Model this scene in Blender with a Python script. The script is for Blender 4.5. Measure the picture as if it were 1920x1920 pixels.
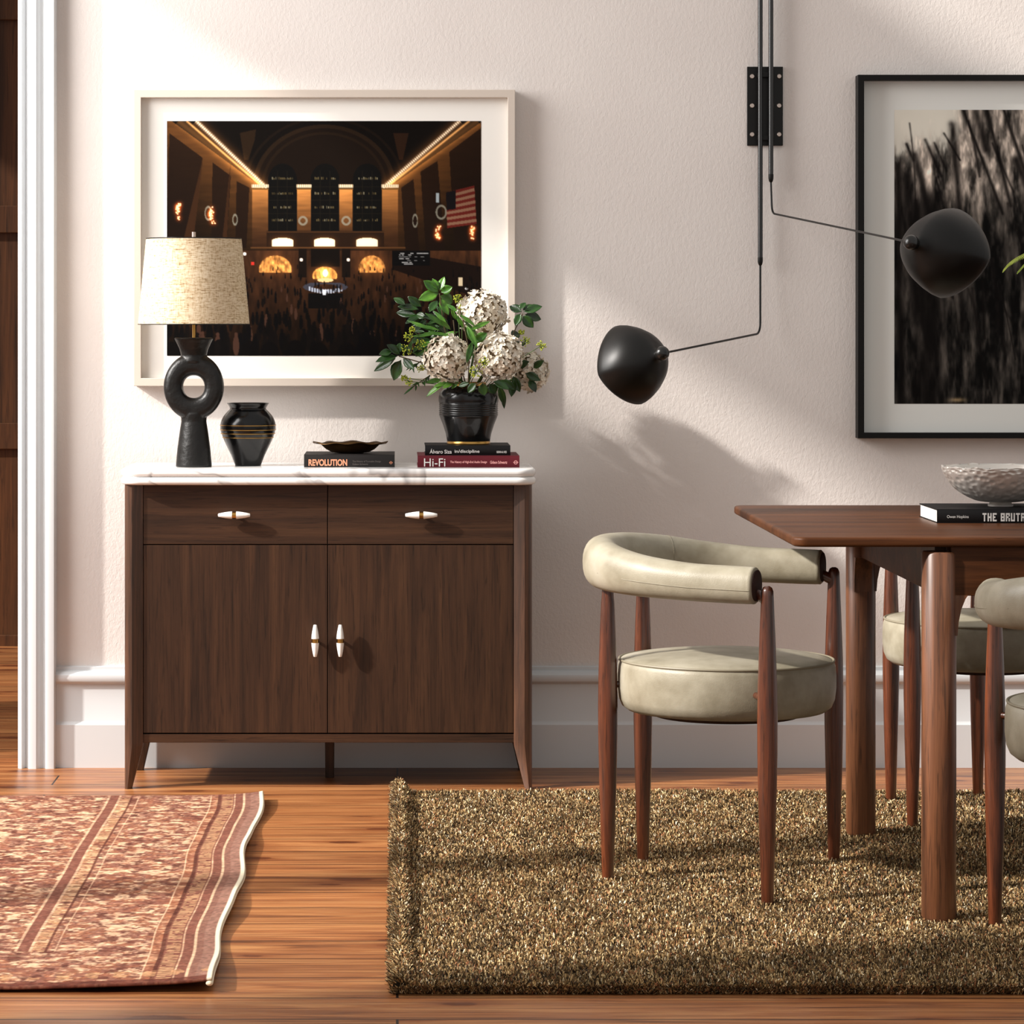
import bpy, math, random
import numpy as np
from math import sin, cos, pi, radians
from mathutils import Vector, Matrix

random.seed(7); rng = np.random.default_rng(11)
S = bpy.context.scene
for o in list(bpy.data.objects): bpy.data.objects.remove(o, do_unlink=True)
COL = S.collection

# ------------------------------------------------------------------ camera, world, light
CAMD, CAMH, F = 8.115, 1.15, 5800.0        # distance from back wall, eye height, focal length in px
cam = bpy.data.objects.new('camera', bpy.data.cameras.new('camera')); COL.objects.link(cam)
cam.location = (0, -CAMD, CAMH); cam.rotation_euler = (pi/2, 0, 0)
cam.data.sensor_width = 36; cam.data.sensor_fit = 'HORIZONTAL'
cam.data.lens = F/1920*36
cam.data.shift_x = (960-745)/1920; cam.data.shift_y = -(960-615)/1920
cam.data.clip_end = 60
S.camera = cam
S.view_settings.view_transform = 'Standard'; S.view_settings.look = 'None'
S.view_settings.gamma = 1; S.view_settings.use_curve_mapping = False
S.view_settings.exposure = 0.0

w = bpy.data.worlds.new('world'); S.world = w; w.use_nodes = True
bg = w.node_tree.nodes['Background']; bg.inputs[0].default_value = (1.0, 0.965, 0.93, 1); bg.inputs[1].default_value = 0.60

SUN_AZ, SUN_EL = radians(20), radians(32)
sd = Vector((cos(SUN_EL)*cos(SUN_AZ), cos(SUN_EL)*sin(SUN_AZ), -sin(SUN_EL)))
sun = bpy.data.objects.new('sun', bpy.data.lights.new('sun', 'SUN')); COL.objects.link(sun)
sun.rotation_euler = sd.to_track_quat('-Z', 'Y').to_euler(); sun.location = (-6, -3, 5)
sun.data.energy = 5.6; sun.data.angle = radians(2.0); sun.data.color = (1.0, 0.945, 0.88)

ar = bpy.data.objects.new('window_daylight', bpy.data.lights.new('window_daylight', 'AREA')); COL.objects.link(ar)
ar.location = (-2.45, -1.3, 2.5); ar.rotation_euler = Vector((1, 0.30, -0.22)).to_track_quat('-Z', 'Z').to_euler()
ar.data.shape = 'RECTANGLE'; ar.data.size = 1.9; ar.data.size_y = 1.6; ar.data.energy = 125; ar.data.color = (1.0, 0.975, 0.95)

# ------------------------------------------------------------------ helpers
def W(px, py, D):                       # a photo point at distance D from the camera -> world
    return Vector(((px-745)*D/F, D-CAMD, CAMH-(py-615)*D/F))
def srgb(r, g, b):
    f = lambda c: ((c/255+0.055)/1.055)**2.4 if c/255 > 0.04045 else c/255/12.92
    return (f(r), f(g), f(b))

class MB:
    def __init__(s): s.v = []; s.f = []
    def add(s, vs, fs):
        n = len(s.v); s.v += [tuple(v) for v in vs]; s.f += [tuple(i+n for i in f) for f in fs]; return s
    def box(s, x0, x1, y0, y1, z0, z1):
        vs = [(x, y, z) for x in (x0, x1) for y in (y0, y1) for z in (z0, z1)]
        return s.add(vs, [(0,1,3,2), (4,6,7,5), (0,4,5,1), (2,3,7,6), (0,2,6,4), (1,5,7,3)])
    def rings(s, rings, cap0=True, cap1=True, closed=False):
        n = len(rings[0]); vs = [p for r in rings for p in r]; fs = []
        m = len(rings)
        for i in range(m if closed else m-1):
            a = i*n; b = ((i+1) % m)*n
            for j in range(n):
                k = (j+1) % n; fs.append((a+j, a+k, b+k, b+j))
        if not closed:
            if cap0: fs.append(tuple(range(n))[::-1])
            if cap1: fs.append(tuple(range((m-1)*n, m*n)))
        return s.add(vs, fs)
    def lathe(s, prof, c=(0,0,0), seg=48, caps=True, M=None, closed=False):
        rs = []
        for r, z in prof:
            ring = []
            for j in range(seg):
                a = 2*pi*j/seg; p = Vector((r*cos(a), r*sin(a), z))
                if M: p = M @ p
                ring.append((p.x+c[0], p.y+c[1], p.z+c[2]))
            rs.append(ring)
        return s.rings(rs, caps, caps, closed)
    def tube(s, pts, rad, seg=12, caps=True):
        pts = [Vector(p) for p in pts]; n = len(pts)
        if not hasattr(rad, '__len__'): rad = [rad]*n
        t0 = (pts[1]-pts[0]).normalized(); up = Vector((0,0,1)) if abs(t0.z) < .9 else Vector((1,0,0))
        nrm = t0.cross(up).normalized(); rs = []
        for i in range(n):
            t = (pts[min(i+1, n-1)]-pts[max(i-1, 0)]).normalized()
            nrm = (nrm - t*nrm.dot(t)).normalized(); b = t.cross(nrm)
            rs.append([tuple(pts[i]+rad[i]*(cos(2*pi*j/seg)*nrm+sin(2*pi*j/seg)*b)) for j in range(seg)])
        return s.rings(rs, caps, caps)
    def ball(s, c, r, seg=16, M=None):
        prof = [(max(1e-4, r*sin(pi*i/10)), -r*cos(pi*i/10)) for i in range(11)]
        return s.lathe(prof, c, seg, M=M)

def spline(pts, n):
    out = []; P_ = [pts[0]]+list(pts)+[pts[-1]]
    for i in range(1, len(P_)-2):
        p0, p1, p2, p3 = [np.array(P_[k], float) for k in (i-1, i, i+1, i+2)]
        for j in range(n):
            t = j/n; out.append(.5*((2*p1)+(-p0+p2)*t+(2*p0-5*p1+4*p2-p3)*t*t+(-p0+3*p1-3*p2+p3)*t**3))
    out.append(np.array(pts[-1], float)); return out
SPL = spline
def rrect(x0, x1, y0, y1, r, z, n=8):
    out = []
    for cx, cy, a0 in ((x1-r, y1-r, 0), (x0+r, y1-r, pi/2), (x0+r, y0+r, pi), (x1-r, y0+r, 3*pi/2)):
        for i in range(n+1):
            a = a0+pi/2*i/n; out.append((cx+r*cos(a), cy+r*sin(a), z))
    return out

def slab(mb, x0, x1, y0, y1, z0, z1, cr, er, n=8, k=8):
    """rounded rectangle slab, its edges rounded by radius er"""
    rs = []
    for i in range(k+1):
        a = pi/2*i/k; ins = er*(1-sin(a)); rs.append(rrect(x0+ins, x1-ins, y0+ins, y1-ins, max(cr-ins, .0008), z0+er*(1-cos(a)), n))
    for i in range(k+1):
        a = pi/2*(1-i/k); ins = er*(1-sin(a)); rs.append(rrect(x0+ins, x1-ins, y0+ins, y1-ins, max(cr-ins, .0008), z1-er*(1-cos(a)), n))
    return mb.rings(rs)

def origin_of(p):
    v = Vector((0,0,0))
    while p is not None: v = v+p.location; p = p.parent
    return v

def obj(name, mb, mat, parent=None, smooth=False, bevel=0, label=None, angle=40, origin=None, sub=0):
    me = bpy.data.meshes.new(name)
    o = bpy.data.objects.new(name, me); COL.objects.link(o)
    off = origin_of(parent)
    if origin is not None and parent is None: o.location = origin; off = Vector(origin)
    me.from_pydata([(v[0]-off[0], v[1]-off[1], v[2]-off[2]) for v in mb.v], [], mb.f)
    if mat: me.materials.append(mat)
    import bmesh
    bm = bmesh.new(); bm.from_mesh(me); bmesh.ops.recalc_face_normals(bm, faces=bm.faces); bm.to_mesh(me); bm.free()
    if smooth:
        me.polygons.foreach_set('use_smooth', [True]*len(me.polygons))
        if smooth != 'full': me.set_sharp_from_angle(angle=radians(angle))
    if bevel:
        m = o.modifiers.new('bevel', 'BEVEL'); m.width = bevel; m.segments = 3; m.limit_method = 'ANGLE'
        me.polygons.foreach_set('use_smooth', [True]*len(me.polygons)); m.harden_normals = True
    if sub:
        m = o.modifiers.new('sub', 'SUBSURF'); m.levels = sub; m.render_levels = sub
    if parent is not None: o.parent = parent
    if label: o['label'] = label
    return o

def thing(name, label, cat, loc=(0,0,0), group=None):
    o = bpy.data.objects.new(name, None); COL.objects.link(o); o.location = loc; o.empty_display_size = .05
    o['label'] = label; o['category'] = cat
    if group: o['group'] = group
    return o
def tag(o, label, cat, group=None):
    o['label'] = label; o['category'] = cat
    if group: o['group'] = group
    return o
def struct(o): o['kind'] = 'structure'; return o

# ------------------------------------------------------------------ materials
class NT:
    def __init__(s, name):
        s.m = bpy.data.materials.new(name); s.m.use_nodes = True; s.t = s.m.node_tree; s.n = s.t.nodes
        s.b = s.n['Principled BSDF']
    def node(s, typ, **kw):
        n = s.n.new(typ)
        for k, v in kw.items():
            if k.startswith('_'): setattr(n, k[1:], v)
            else: n.inputs[k.replace('_', ' ')].default_value = v
        return n
    def link(s, a, b): s.t.links.new(a, b)
    def coords(s, scale=(1,1,1), loc=(0,0,0), rot=(0,0,0)):
        tc = s.n.new('ShaderNodeTexCoord'); mp = s.n.new('ShaderNodeMapping')
        mp.inputs['Scale'].default_value = scale; mp.inputs['Location'].default_value = loc; mp.inputs['Rotation'].default_value = rot
        s.link(tc.outputs['Object'], mp.inputs[0]); return mp.outputs[0]
    def noise(s, vec, scale, detail=4, rough=.5, dist=0):
        n = s.n.new('ShaderNodeTexNoise'); n.inputs['Scale'].default_value = scale; n.inputs['Detail'].default_value = detail
        n.inputs['Roughness'].default_value = rough; n.inputs['Distortion'].default_value = dist
        s.link(vec, n.inputs['Vector']); return n.outputs['Fac']
    def ramp(s, fac, stops):
        r = s.n.new('ShaderNodeValToRGB'); e = r.color_ramp.elements
        while len(e) < len(stops): e.new(.5)
        for i, (p, c) in enumerate(stops):
            e[i].position = p; e[i].color = (*c, 1) if hasattr(c, '__len__') else (c, c, c, 1)
        s.link(fac, r.inputs[0]); return r.outputs[0]
    def mix(s, fac, a, b, mode='MIX'):
        m = s.n.new('ShaderNodeMix'); m.data_type = 'RGBA'; m.blend_type = mode
        for sock, v in ((m.inputs['Factor'], fac), (m.inputs['A'], a), (m.inputs['B'], b)):
            if hasattr(v, 'is_output'): s.link(v, sock)
            elif hasattr(v, '__len__'): sock.default_value = (*v, 1)
            else: sock.default_value = v
        return m.outputs['Result']
    def math(s, op, a, b=0):
        m = s.n.new('ShaderNodeMath'); m.operation = op
        for i, v in enumerate((a, b)):
            if hasattr(v, 'is_output'): s.link(v, m.inputs[i])
            else: m.inputs[i].default_value = v
        return m.outputs[0]
    def bump(s, h, strength=.3, dist=.002):
        b = s.n.new('ShaderNodeBump'); b.inputs['Strength'].default_value = strength; b.inputs['Distance'].default_value = dist
        s.link(h, b.inputs['Height']); s.link(b.outputs[0], s.b.inputs['Normal'])
    def base(s, c):
        if hasattr(c, 'is_output'): s.link(c, s.b.inputs['Base Color'])
        else: s.b.inputs['Base Color'].default_value = (*c, 1)
    def set(s, **kw):
        for k, v in kw.items():
            k = {'rough':'Roughness', 'metal':'Metallic', 'coat':'Coat Weight', 'coatr':'Coat Roughness', 'spec':'Specular IOR Level', 'sheen':'Sheen Weight', 'trans':'Transmission Weight', 'sss':'Subsurface Weight'}[k]
            if hasattr(v, 'is_output'): s.link(v, s.b.inputs[k])
            else: s.b.inputs[k].default_value = v

def plain(name, c, rough=.5, metal=0, bump=None, spec=.5, coat=0):
    t = NT(name); t.base(c); t.set(rough=rough, metal=metal, spec=spec, coat=coat)
    v = t.coords()
    if bump: t.bump(t.noise(v, bump[0], 4), bump[1], bump[2])
    elif 'trim' not in name: t.bump(t.noise(v, 260, 2), .04, .0005)
    return t.m

def wood(name, axis, dark, mid, light, rough=.42, scale=1.0, coat=0.0, coatr=.2, bump=.25, pores=.6, spec=.32):
    t = NT(name)
    k = {'x': (.05, 1, 1), 'y': (1, .05, 1), 'z': (1, 1, .05)}[axis]
    v1 = t.coords(tuple(a*scale for a in k))
    kk = {'x': (.018, 1, 1), 'y': (1, .018, 1), 'z': (1, 1, .018)}[axis]
    k3 = {'x': (.045, 1, 1), 'y': (1, .045, 1), 'z': (1, 1, .045)}[axis]
    v2 = t.coords(tuple(a*scale for a in kk), loc=(3.1, 1.7, 2.2)); v3 = t.coords(tuple(a*scale for a in k3), loc=(7.3, 2.9, 5.1))
    a = t.noise(v1, 20, 6, .62, 1.3)
    fib = t.noise(v2, 300, 3, .6); fleck = t.noise(v3, 190, 3, .55, .6)
    col = t.ramp(a, [(.28, dark), (.50, mid), (.76, light)])
    streak = t.ramp(t.noise(v1, 60, 5, .7, 3.0), [(.30, 0.42), (.42, 1.0)])
    col = t.mix(.8, col, streak, 'MULTIPLY')
    col = t.mix(pores, col, t.ramp(fleck, [(.34, .30), (.44, 1.0)]), 'MULTIPLY')
    col = t.mix(pores*.6, col, t.ramp(fib, [(.36, .6), (.55, 1.1)]), 'MULTIPLY')
    t.base(col); t.set(rough=rough, coat=coat, coatr=coatr, spec=spec)
    t.bump(t.math('ADD', fib, fleck), bump, .0006)
    return t.m

DK, MD, LT = srgb(40,25,18), srgb(74,48,34), srgb(94,62,44)
DK, MD, LT = srgb(34,21,13), srgb(60,38,24), srgb(79,52,33)
M_cab_v = wood('walnut_upright_grain', 'z', DK, MD, LT, .45)
M_cab_h = wood('walnut_level_grain', 'x', DK, MD, LT, .45)
M_post = wood('walnut_post', 'z', DK, srgb(82,52,34), srgb(110,72,48), .40, coat=.4, coatr=.3, spec=.5)  # cabinet walnut in a paler copy, sunlit post edges put into its colour
M_table = wood('table_walnut', 'x', srgb(50,27,14), srgb(80,46,24), srgb(104,62,34), .42, .8, pores=.35, bump=.08, spec=.15)
M_tleg = wood('table_leg_walnut', 'z', srgb(62,36,22), srgb(120,74,46), srgb(156,102,66), .42, 1.0, pores=.7, coat=.4, coatr=.35, spec=.5)
M_leg = wood('oiled_red_walnut', 'z', srgb(40,19,11), srgb(98,49,27), srgb(134,72,42), .32, 1.3, coat=.6, coatr=.22, bump=.8, pores=.8, spec=.6)
M_white = plain('white_trim_paint', srgb(212,215,217), .38)
M_black = plain('black_powder_coated_metal', srgb(15,14,13), .40, .0, spec=.28)
M_rod = plain('black_gloss_metal', srgb(70,70,70), .30, .95)
M_steel = plain('pale_steel', srgb(200,185,175), .3, .8)
M_brass = plain('brushed_brass', srgb(196,152,84), .28, 1.0)
M_blackc = plain('black_glazed_ceramic', srgb(13,13,14), .24, 0, (40, .25, .002), coat=.25, spec=.35)
M_lampc = plain('matte_black_clay', srgb(18,17,16), .40, 0, (70, .5, .003), spec=.35)
M_vgloss = plain('black_lacquer', srgb(10,10,11), .2, 0, spec=.35)
M_bronze = plain('dark_bronze', srgb(96,70,40), .38, .85, (30, .2, .002))
M_frameb = plain('black_frame_wood', srgb(14,13,12), .5, spec=.2)
M_frameg = plain('warm_grey_frame', srgb(208,196,184), .45)
M_mat = plain('white_mat_board', srgb(240,237,231), .8)
M_matg = plain('grey_white_mat_board', srgb(230,230,225), .8)
M_paper = plain('page_block_paper', srgb(236,233,226), .85, 0, (400, .3, .001))
M_cover = plain('black_book_cloth', srgb(20,19,20), .55, spec=.25)
M_cover2 = plain('charcoal_book_cloth', srgb(32,29,28), .55, spec=.25)
M_red = plain('dark_red_book_cloth', srgb(98,26,36), .55, spec=.25)
M_tcopper = plain('copper_lettering', srgb(226,150,116), .5)
M_twhite = plain('white_lettering', srgb(236,234,230), .6)
M_tpink = plain('pink_lettering', srgb(250,176,172), .6)
M_tgrey = plain('grey_lettering', srgb(96,88,84), .6)
M_stem = plain('green_stem', srgb(70,98,36), .6)
M_twig = plain('brown_twig', srgb(74,60,34), .7)
M_berry = plain('yellow_green_bud', srgb(176,186,48), .5)
M_dark = plain('dark_under_seat', srgb(52,28,20), .7)

def leaf_mat(name, a, b):
    t = NT(name); v = t.coords()
    t.base(t.ramp(t.noise(v, 26, 3), [(.35, a), (.65, b)])); t.set(rough=.32); t.bump(t.noise(v, 120, 3), .3, .001)
    return t.m
M_leafd = leaf_mat('dark_green_leaf', srgb(16,40,12), srgb(40,76,24))
M_leafb = leaf_mat('bright_green_leaf', srgb(40,84,20), srgb(88,136,38))
M_fern = leaf_mat('lime_fern_leaf', srgb(130,150,40), srgb(196,206,92))

def m_petal():
    t = NT('cream_blush_petal'); v = t.coords()
    t.base(t.ramp(t.noise(v, 70, 3), [(.3, srgb(200,184,160)), (.5, srgb(230,220,202)), (.7, srgb(246,242,230))])); t.set(rough=.6)
    t.bump(t.noise(v, 200, 2), .2, .001); return t.m
M_petal = m_petal()

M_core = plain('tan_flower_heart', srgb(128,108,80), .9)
def m_wall():
    t = NT('warm_plaster_wall'); v = t.coords()
    t.base(t.ramp(t.noise(v, 3, 3), [(.3, srgb(221,213,208)), (.7, srgb(227,220,215))])); t.set(rough=.75, spec=.25)
    v2 = t.coords((1.15, 1, .8))
    h = t.math('ADD', t.noise(v2, 95, 3, .6, .4), t.math('MULTIPLY', t.noise(v2, 260, 2), .35))
    t.bump(h, .30, .0035); return t.m
M_wall = m_wall()

def m_floor():
    t = NT('old_pine_floorboards'); v = t.coords()
    br = t.n.new('ShaderNodeTexBrick'); t.link(v, br.inputs['Vector'])
    br.offset = .37; br.squash = 1
    for k, val in (('Scale', 1), ('Mortar Size', .0024), ('Mortar Smooth', .1), ('Bias', 0), ('Brick Width', 2.35), ('Row Height', .165)): br.inputs[k].default_value = val
    br.inputs['Color1'].default_value = (0,0,0,1); br.inputs['Color2'].default_value = (1,1,1,1); br.inputs['Mortar'].default_value = (.5,.5,.5,1)
    cx = t.n.new('ShaderNodeCombineXYZ'); t.link(br.outputs['Color'], cx.inputs[0]); t.link(br.outputs['Color'], cx.inputs[2])
    sc = t.n.new('ShaderNodeVectorMath'); sc.operation = 'MULTIPLY_ADD'; t.link(cx.outputs[0], sc.inputs[0]); sc.inputs[1].default_value = (7, 0, 9)
    t.link(v, sc.inputs[2]); pv = sc.outputs[0]
    mp = t.n.new('ShaderNodeMapping'); mp.inputs['Scale'].default_value = (.07, 1, 1); t.link(pv, mp.inputs[0])
    mp2 = t.n.new('ShaderNodeMapping'); mp2.inputs['Scale'].default_value = (.02, 1, 1); t.link(pv, mp2.inputs[0])
    a = t.noise(mp.outputs[0], 26, 5, .6, 1.2); f = t.noise(mp2.outputs[0], 110, 4, .65)
    col = t.ramp(a, [(.26, srgb(92,50,28)), (.46, srgb(158,98,56)), (.72, srgb(196,138,86))])
    col = t.mix(.85, col, t.ramp(f, [(.34, .38), (.47, .95), (.7, 1.2)]), 'MULTIPLY')
    col = t.mix(.5, col, t.ramp(br.outputs['Color'], [(0, .50), (1, 1.2)]), 'MULTIPLY')
    # knots
    mp3 = t.n.new('ShaderNodeMapping'); mp3.inputs['Scale'].default_value = (.8, 2.0, 1); t.link(pv, mp3.inputs[0])
    vo = t.n.new('ShaderNodeTexVoronoi'); vo.voronoi_dimensions = '2D'; vo.inputs['Scale'].default_value = 2.7; t.link(mp3.outputs[0], vo.inputs['Vector'])
    d = t.math('ADD', t.math('ADD', vo.outputs['Distance'], t.math('MULTIPLY', t.noise(pv, 60, 3), .06)), t.math('MULTIPLY', vo.outputs['Color'], .10))
    col = t.mix(t.ramp(d, [(.135, 1.0), (.165, .0)]), col, srgb(30,16,10))
    col = t.mix(t.ramp(d, [(.16, .6), (.30, .0)]), col, srgb(120,62,30))
    col = t.mix(br.outputs['Fac'], col, srgb(28,14,8))
    t.base(col); t.set(rough=t.ramp(f, [(.3, .42), (.7, .28)]), spec=.5)
    t.bump(t.math('SUBTRACT', t.math('MULTIPLY', f, .4), br.outputs['Fac']), .35, .002)
    return t.m
M_floor = m_floor()

def m_marble():
    t = NT('white_veined_marble'); v = t.coords()
    n = t.noise(v, 2.2, 4, .5, 1.6)
    vein = t.ramp(n, [(.485, 0.0), (.50, 1.0), (.53, 0.0)])
    soft = t.ramp(t.noise(v, 3, 4), [(.3, srgb(236,234,232)), (.7, srgb(250,249,247))])
    t.base(t.mix(t.math('MULTIPLY', vein, .6), soft, srgb(140,138,140))); t.set(rough=.16); return t.m
M_marble = m_marble()

def m_leather():
    t = NT('sage_cream_leather'); v = t.coords()
    t.base(t.ramp(t.noise(v, 9, 4, .6), [(.3, srgb(136,128,108)), (.55, srgb(164,157,138)), (.75, srgb(178,172,156))]))
    t.set(rough=.42, spec=.4)
    t.bump(t.math('ADD', t.noise(v, 380, 2), t.math('MULTIPLY', t.noise(v, 22, 3), 1.2)), .12, .002); return t.m
M_leather = m_leather()
M_piping = plain('leather_piping', srgb(140,132,112), .5)

def m_linen():
    t = NT('oatmeal_linen')
    a = t.noise(t.coords((1,1,.05)), 480, 3, .7); b = t.noise(t.coords((.04,.04,1)), 480, 3, .7); c = t.noise(t.coords((.3,.3,1)), 300, 2)
    k = t.math('MULTIPLY', t.math('ADD', t.math('ADD', a, b), c), .333)
    t.base(t.ramp(k, [(.38, srgb(150,120,84)), (.47, srgb(214,190,154)), (.58, srgb(238,222,194))]))
    t.set(rough=.9, spec=.1); t.bump(k, .6, .001)
    return t.m
M_linen = m_linen()
M_shadein = plain('white_shade_lining', srgb(225,220,210), .8)

def m_attr(name, rough=.6, spec=.3, bump=None, coat=0):
    t = NT(name); at = t.n.new('ShaderNodeAttribute'); at.attribute_name = 'Col'; at.attribute_type = 'GEOMETRY'
    t.base(at.outputs['Color']); t.set(rough=rough, spec=spec, coat=coat)
    if bump: t.bump(t.noise(t.coords(), bump[0], 4, .6), bump[1], bump[2])
    return t.m

# ------------------------------------------------------------------ the room
def wallbox(name, mb, m=None): return struct(obj(name, mb, m or M_wall))
struct(obj('floor', MB().box(-4.2, 4.2, -9.2, 3.4, -.06, 0), M_floor))
DXR = -.985                                     # right jamb of the doorway
wallbox('wall_back', MB().box(DXR, 4.2, 0, .14, 0, 3.3).box(-4.2, -1.95, 0, .14, 0, 3.3).box(-1.95, DXR, 0, .14, 2.32, 3.3))
# window wall on the left, outside the picture: openings let the low sun in
LX = -2.6
wl = MB()
WH = 4.6  # unseen wall made extra tall to stop sun passing over it
ys = [(-9.2, -3.70), (-2.67, -2.53), (-.14, 0)]
for a, b in ys: wl.box(LX-.12, LX, a, b, 0, WH)
wl.box(LX-.12, LX, -3.70, -.14, 0, .95); wl.box(LX-.12, LX, -3.70, -.14, 3.36, WH)
wl.box(LX-.12, LX, -1.43, -1.25, 2.55, 2.98).box(LX-.12, LX, -1.25, -1.02, 2.80, 2.96)  # unseen blocks added across the opening to shade the back wall
wallbox('wall_left', wl)
wallbox('wall_hall_side', MB().box(-2.72, -2.6, .14, .85, 0, 3.3).box(-2.72, -2.6, .85, 3.1, 2.6, 3.3))
for i, (a, b) in enumerate(((-1.02, -.14), (-2.53, -1.02), (-3.70, -2.67))):
    m = MB(); x0, x1 = LX-.08, LX-.04; t = .02
    m.box(x0, x1, a, a+t, .95, 3.36).box(x0, x1, b-t, b, .95, 3.36).box(x0, x1, a, b, .95, .97).box(x0, x1, a, b, 3.34, 3.36)
    struct(obj('window_%d' % (i+1), m, M_white))

# baseboard along the back wall
def extrude_x(mb, prof, x0, x1):
    return mb.rings([[(x0, y, z) for y, z in prof], [(x1, y, z) for y, z in prof]])
bp = [(0, 0), (-.027, 0), (-.027, .112), (-.021, .118), (-.019, .122), (-.019, .218), (-.024, .222), (-.031, .226), (-.034, .234), (-.032, .243), (-.024, .250), (-.012, .253), (-.012, .262), (0, .264)]
struct(obj('baseboard_back', extrude_x(MB(), bp, -.893, 4.2), M_white, smooth=True, angle=35))
# door casing: moulded profile in plan, extruded upwards
def casing_prof(x0, x1, sgn=1):
    w_ = x1-x0
    pts = [(0,0), (0,.030), (.06,.040), (.11,.042), (.14,.034), (.20,.026), (.26,.030), (.30,.046), (.36,.048), (.50,.048), (.56,.042), (.60,.034), (.66,.031), (.72,.036), (.76,.046), (.82,.048), (.97,.046), (1.0,.040), (1.0,0)]
    return [(x0+a*w_, -b) for a, b in pts]
cz = MB(); pr = casing_prof(-.9915, -.893)
cz.rings([[(x, y, 0) for x, y in pr], [(x, y, 2.42) for x, y in pr]])
pl = casing_prof(-2.045, -1.945); cz.rings([[(x, y, 0) for x, y in pl], [(x, y, 2.42) for x, y in pl]])
cz.rings([[(-2.045, -b, 2.42-(a+.9915)) for a, b in [(p[0], -p[1]) for p in pr]], [(-.893, -b, 2.42-(a+.9915)) for a, b in [(p[0], -p[1]) for p in pr]]])
struct(obj('trim_1', cz, M_white, smooth=True, angle=30))
# panelled wall of the room behind the doorway
pw = MB(); y0 = 3.08; pw.box(-4.2, 1.0, y0, y0+.12, 0, 3.3)
zs = [0, .04, .26, .72, .80, 1.46, 1.55, 2.20, 2.3, 3.0]
M_panel = wood('dark_oak_panelling', 'z', srgb(38,22,12), srgb(80,48,26), srgb(112,68,38), .5, .6)
def s2z(py): return CAMH-(py-615)*(y0+CAMD)/F
rails = [(s2z(1212), s2z(1190)), (s2z(842), s2z(793)), (s2z(437), s2z(386)), (s2z(38), s2z(-10)), (s2z(-380), s2z(-430))]
for a, b in rails: pw.box(-4.2, 1.0, y0-.018, y0, a, b)
for k in range(9):
    x = -4.1+k*.56; pw.box(x, x+.07, y0-.018, y0, 0, 3.3)
struct(obj('wall_hall', pw, M_panel, bevel=.003))

# ------------------------------------------------------------------ sideboard
FD = 7.713-CAMD                                        # y of the post ridge
sb = thing('sideboard', 'dark walnut sideboard with two drawers, two doors and spindle handles against the wall', 'sideboard', (-.172, -.22, 0))
X0, X1 = -.681, .3365; YB = -.045
DY = FD+.014                                           # drawer and door face plane
zb, zt = .114, .759
c = MB(); c.box(X0+.02, X1-.02, DY+.018, YB, zb, zt)
obj('carcass', c, M_cab_h, sb, bevel=.002)
obj('bottom_rail', MB().box(X0+.043, X1-.043, DY+.002, DY+.03, zb, .1355), M_cab_h, sb, bevel=.0015)
seam = -.174
fr = []
for nm, a, b, z0, z1, mm in (('drawer', X0+.0465, seam-.001, .610, .7575, M_cab_h), ('drawer', seam+.001, X1-.0465, .610, .7575, M_cab_h),
                             ('door', X0+.0465, seam-.001, .1385, .6075, M_cab_v), ('door', seam+.001, X1-.0465, .1385, .6075, M_cab_v)):
    fr.append(obj(nm, MB().box(a, b, DY, DY+.017, z0, z1), mm, sb, bevel=.0012))
def handle(parent, cx, cz, vert):
    prof = [(.0001,-.040), (.0032,-.0400), (.0042,-.039), (.0062,-.030), (.0080,-.020), (.0092,-.010), (.0095,-.0052), (.0001,-.0052)]
    R = Matrix.Identity(3) if vert else Matrix.Rotation(pi/2, 3, 'Y')
    p = (cx, DY-.021, cz); m = MB(); m.lathe(prof, p, 24, M=R); m.lathe([(r, -z) for r, z in prof[::-1]], p, 24, M=R)
    obj('handle', m, M_white_g, parent, smooth=True, label='white spindle handle')
    b = MB(); b.lathe([(.0001,-.0052), (.0082,-.0052), (.0082,.0052), (.0001,.0052)], p, 24, M=R)
    b.tube([(cx, DY-.021, cz), (cx, DY+.001, cz)], .0038)
    obj('handle_band', b, M_brass, parent, smooth=True, label='brass band and stem of the handle')
M_white_g = plain('polished_white_stone', srgb(244,242,238), .15)
sf = 5800/(DY-.021+CAMD)
for o_, px, py, v in ((fr[0], 439, 966, 0), (fr[1], 790, 966, 0), (fr[2], 591, 1201.5, 1), (fr[3], 638, 1201.5, 1)):
    handle(o_, (px-745)/sf, CAMH-(py-615)/sf, v)
# posts with a ridge, tapering to feet
def post(xo, xi, yf, yb, name='leg'):
    """xo outer x, xi inner x; front profile has a rounded outer edge and an inward chamfer"""
    s_ = 1 if xi > xo else -1; w_ = abs(xi-xo)
    def sec(z, k, kf):                                   # k = inner taper, kf = front/back taper
        ww = w_*k; f = yf; bck = yf+(yb-yf)*kf
        pts = [(0, bck), (0, f+.016)] + [(ww*.30*(1-cos(a)), f+.016-.014*sin(a)) for a in (pi/8, pi/4, 3*pi/8, pi/2)] + [(ww*.42, f+.0005), (ww*.62, f+.004), (ww, f+.013), (ww, bck)]
        return [(xo+s_*a, b, z) for a, b in pts]
    m = MB(); m.rings([sec(0, .40, .55), sec(.105, .98, .98), sec(.114, 1, 1), sec(.7585, 1, 1)])
    return obj(name, m, M_post, sb, smooth=True, angle=25)
post(X0, X0+.0455, FD, FD+.045); post(X1, X1-.0455, FD, FD+.045)
def rear(xo, xi):
    s_ = 1 if xi > xo else -1; w_ = abs(xi-xo)
    m = MB()
    def r4(z, k): return [(xo, YB, z), (xo+s_*w_*k, YB, z), (xo+s_*w_*k, YB-.042*(.55+.45*k), z), (xo, YB-.042*(.55+.45*k), z)]
    m.rings([r4(0, .45), r4(.105, .98), r4(.1141, 1)]); obj('leg', m, M_cab_v, sb, bevel=.002)
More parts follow.
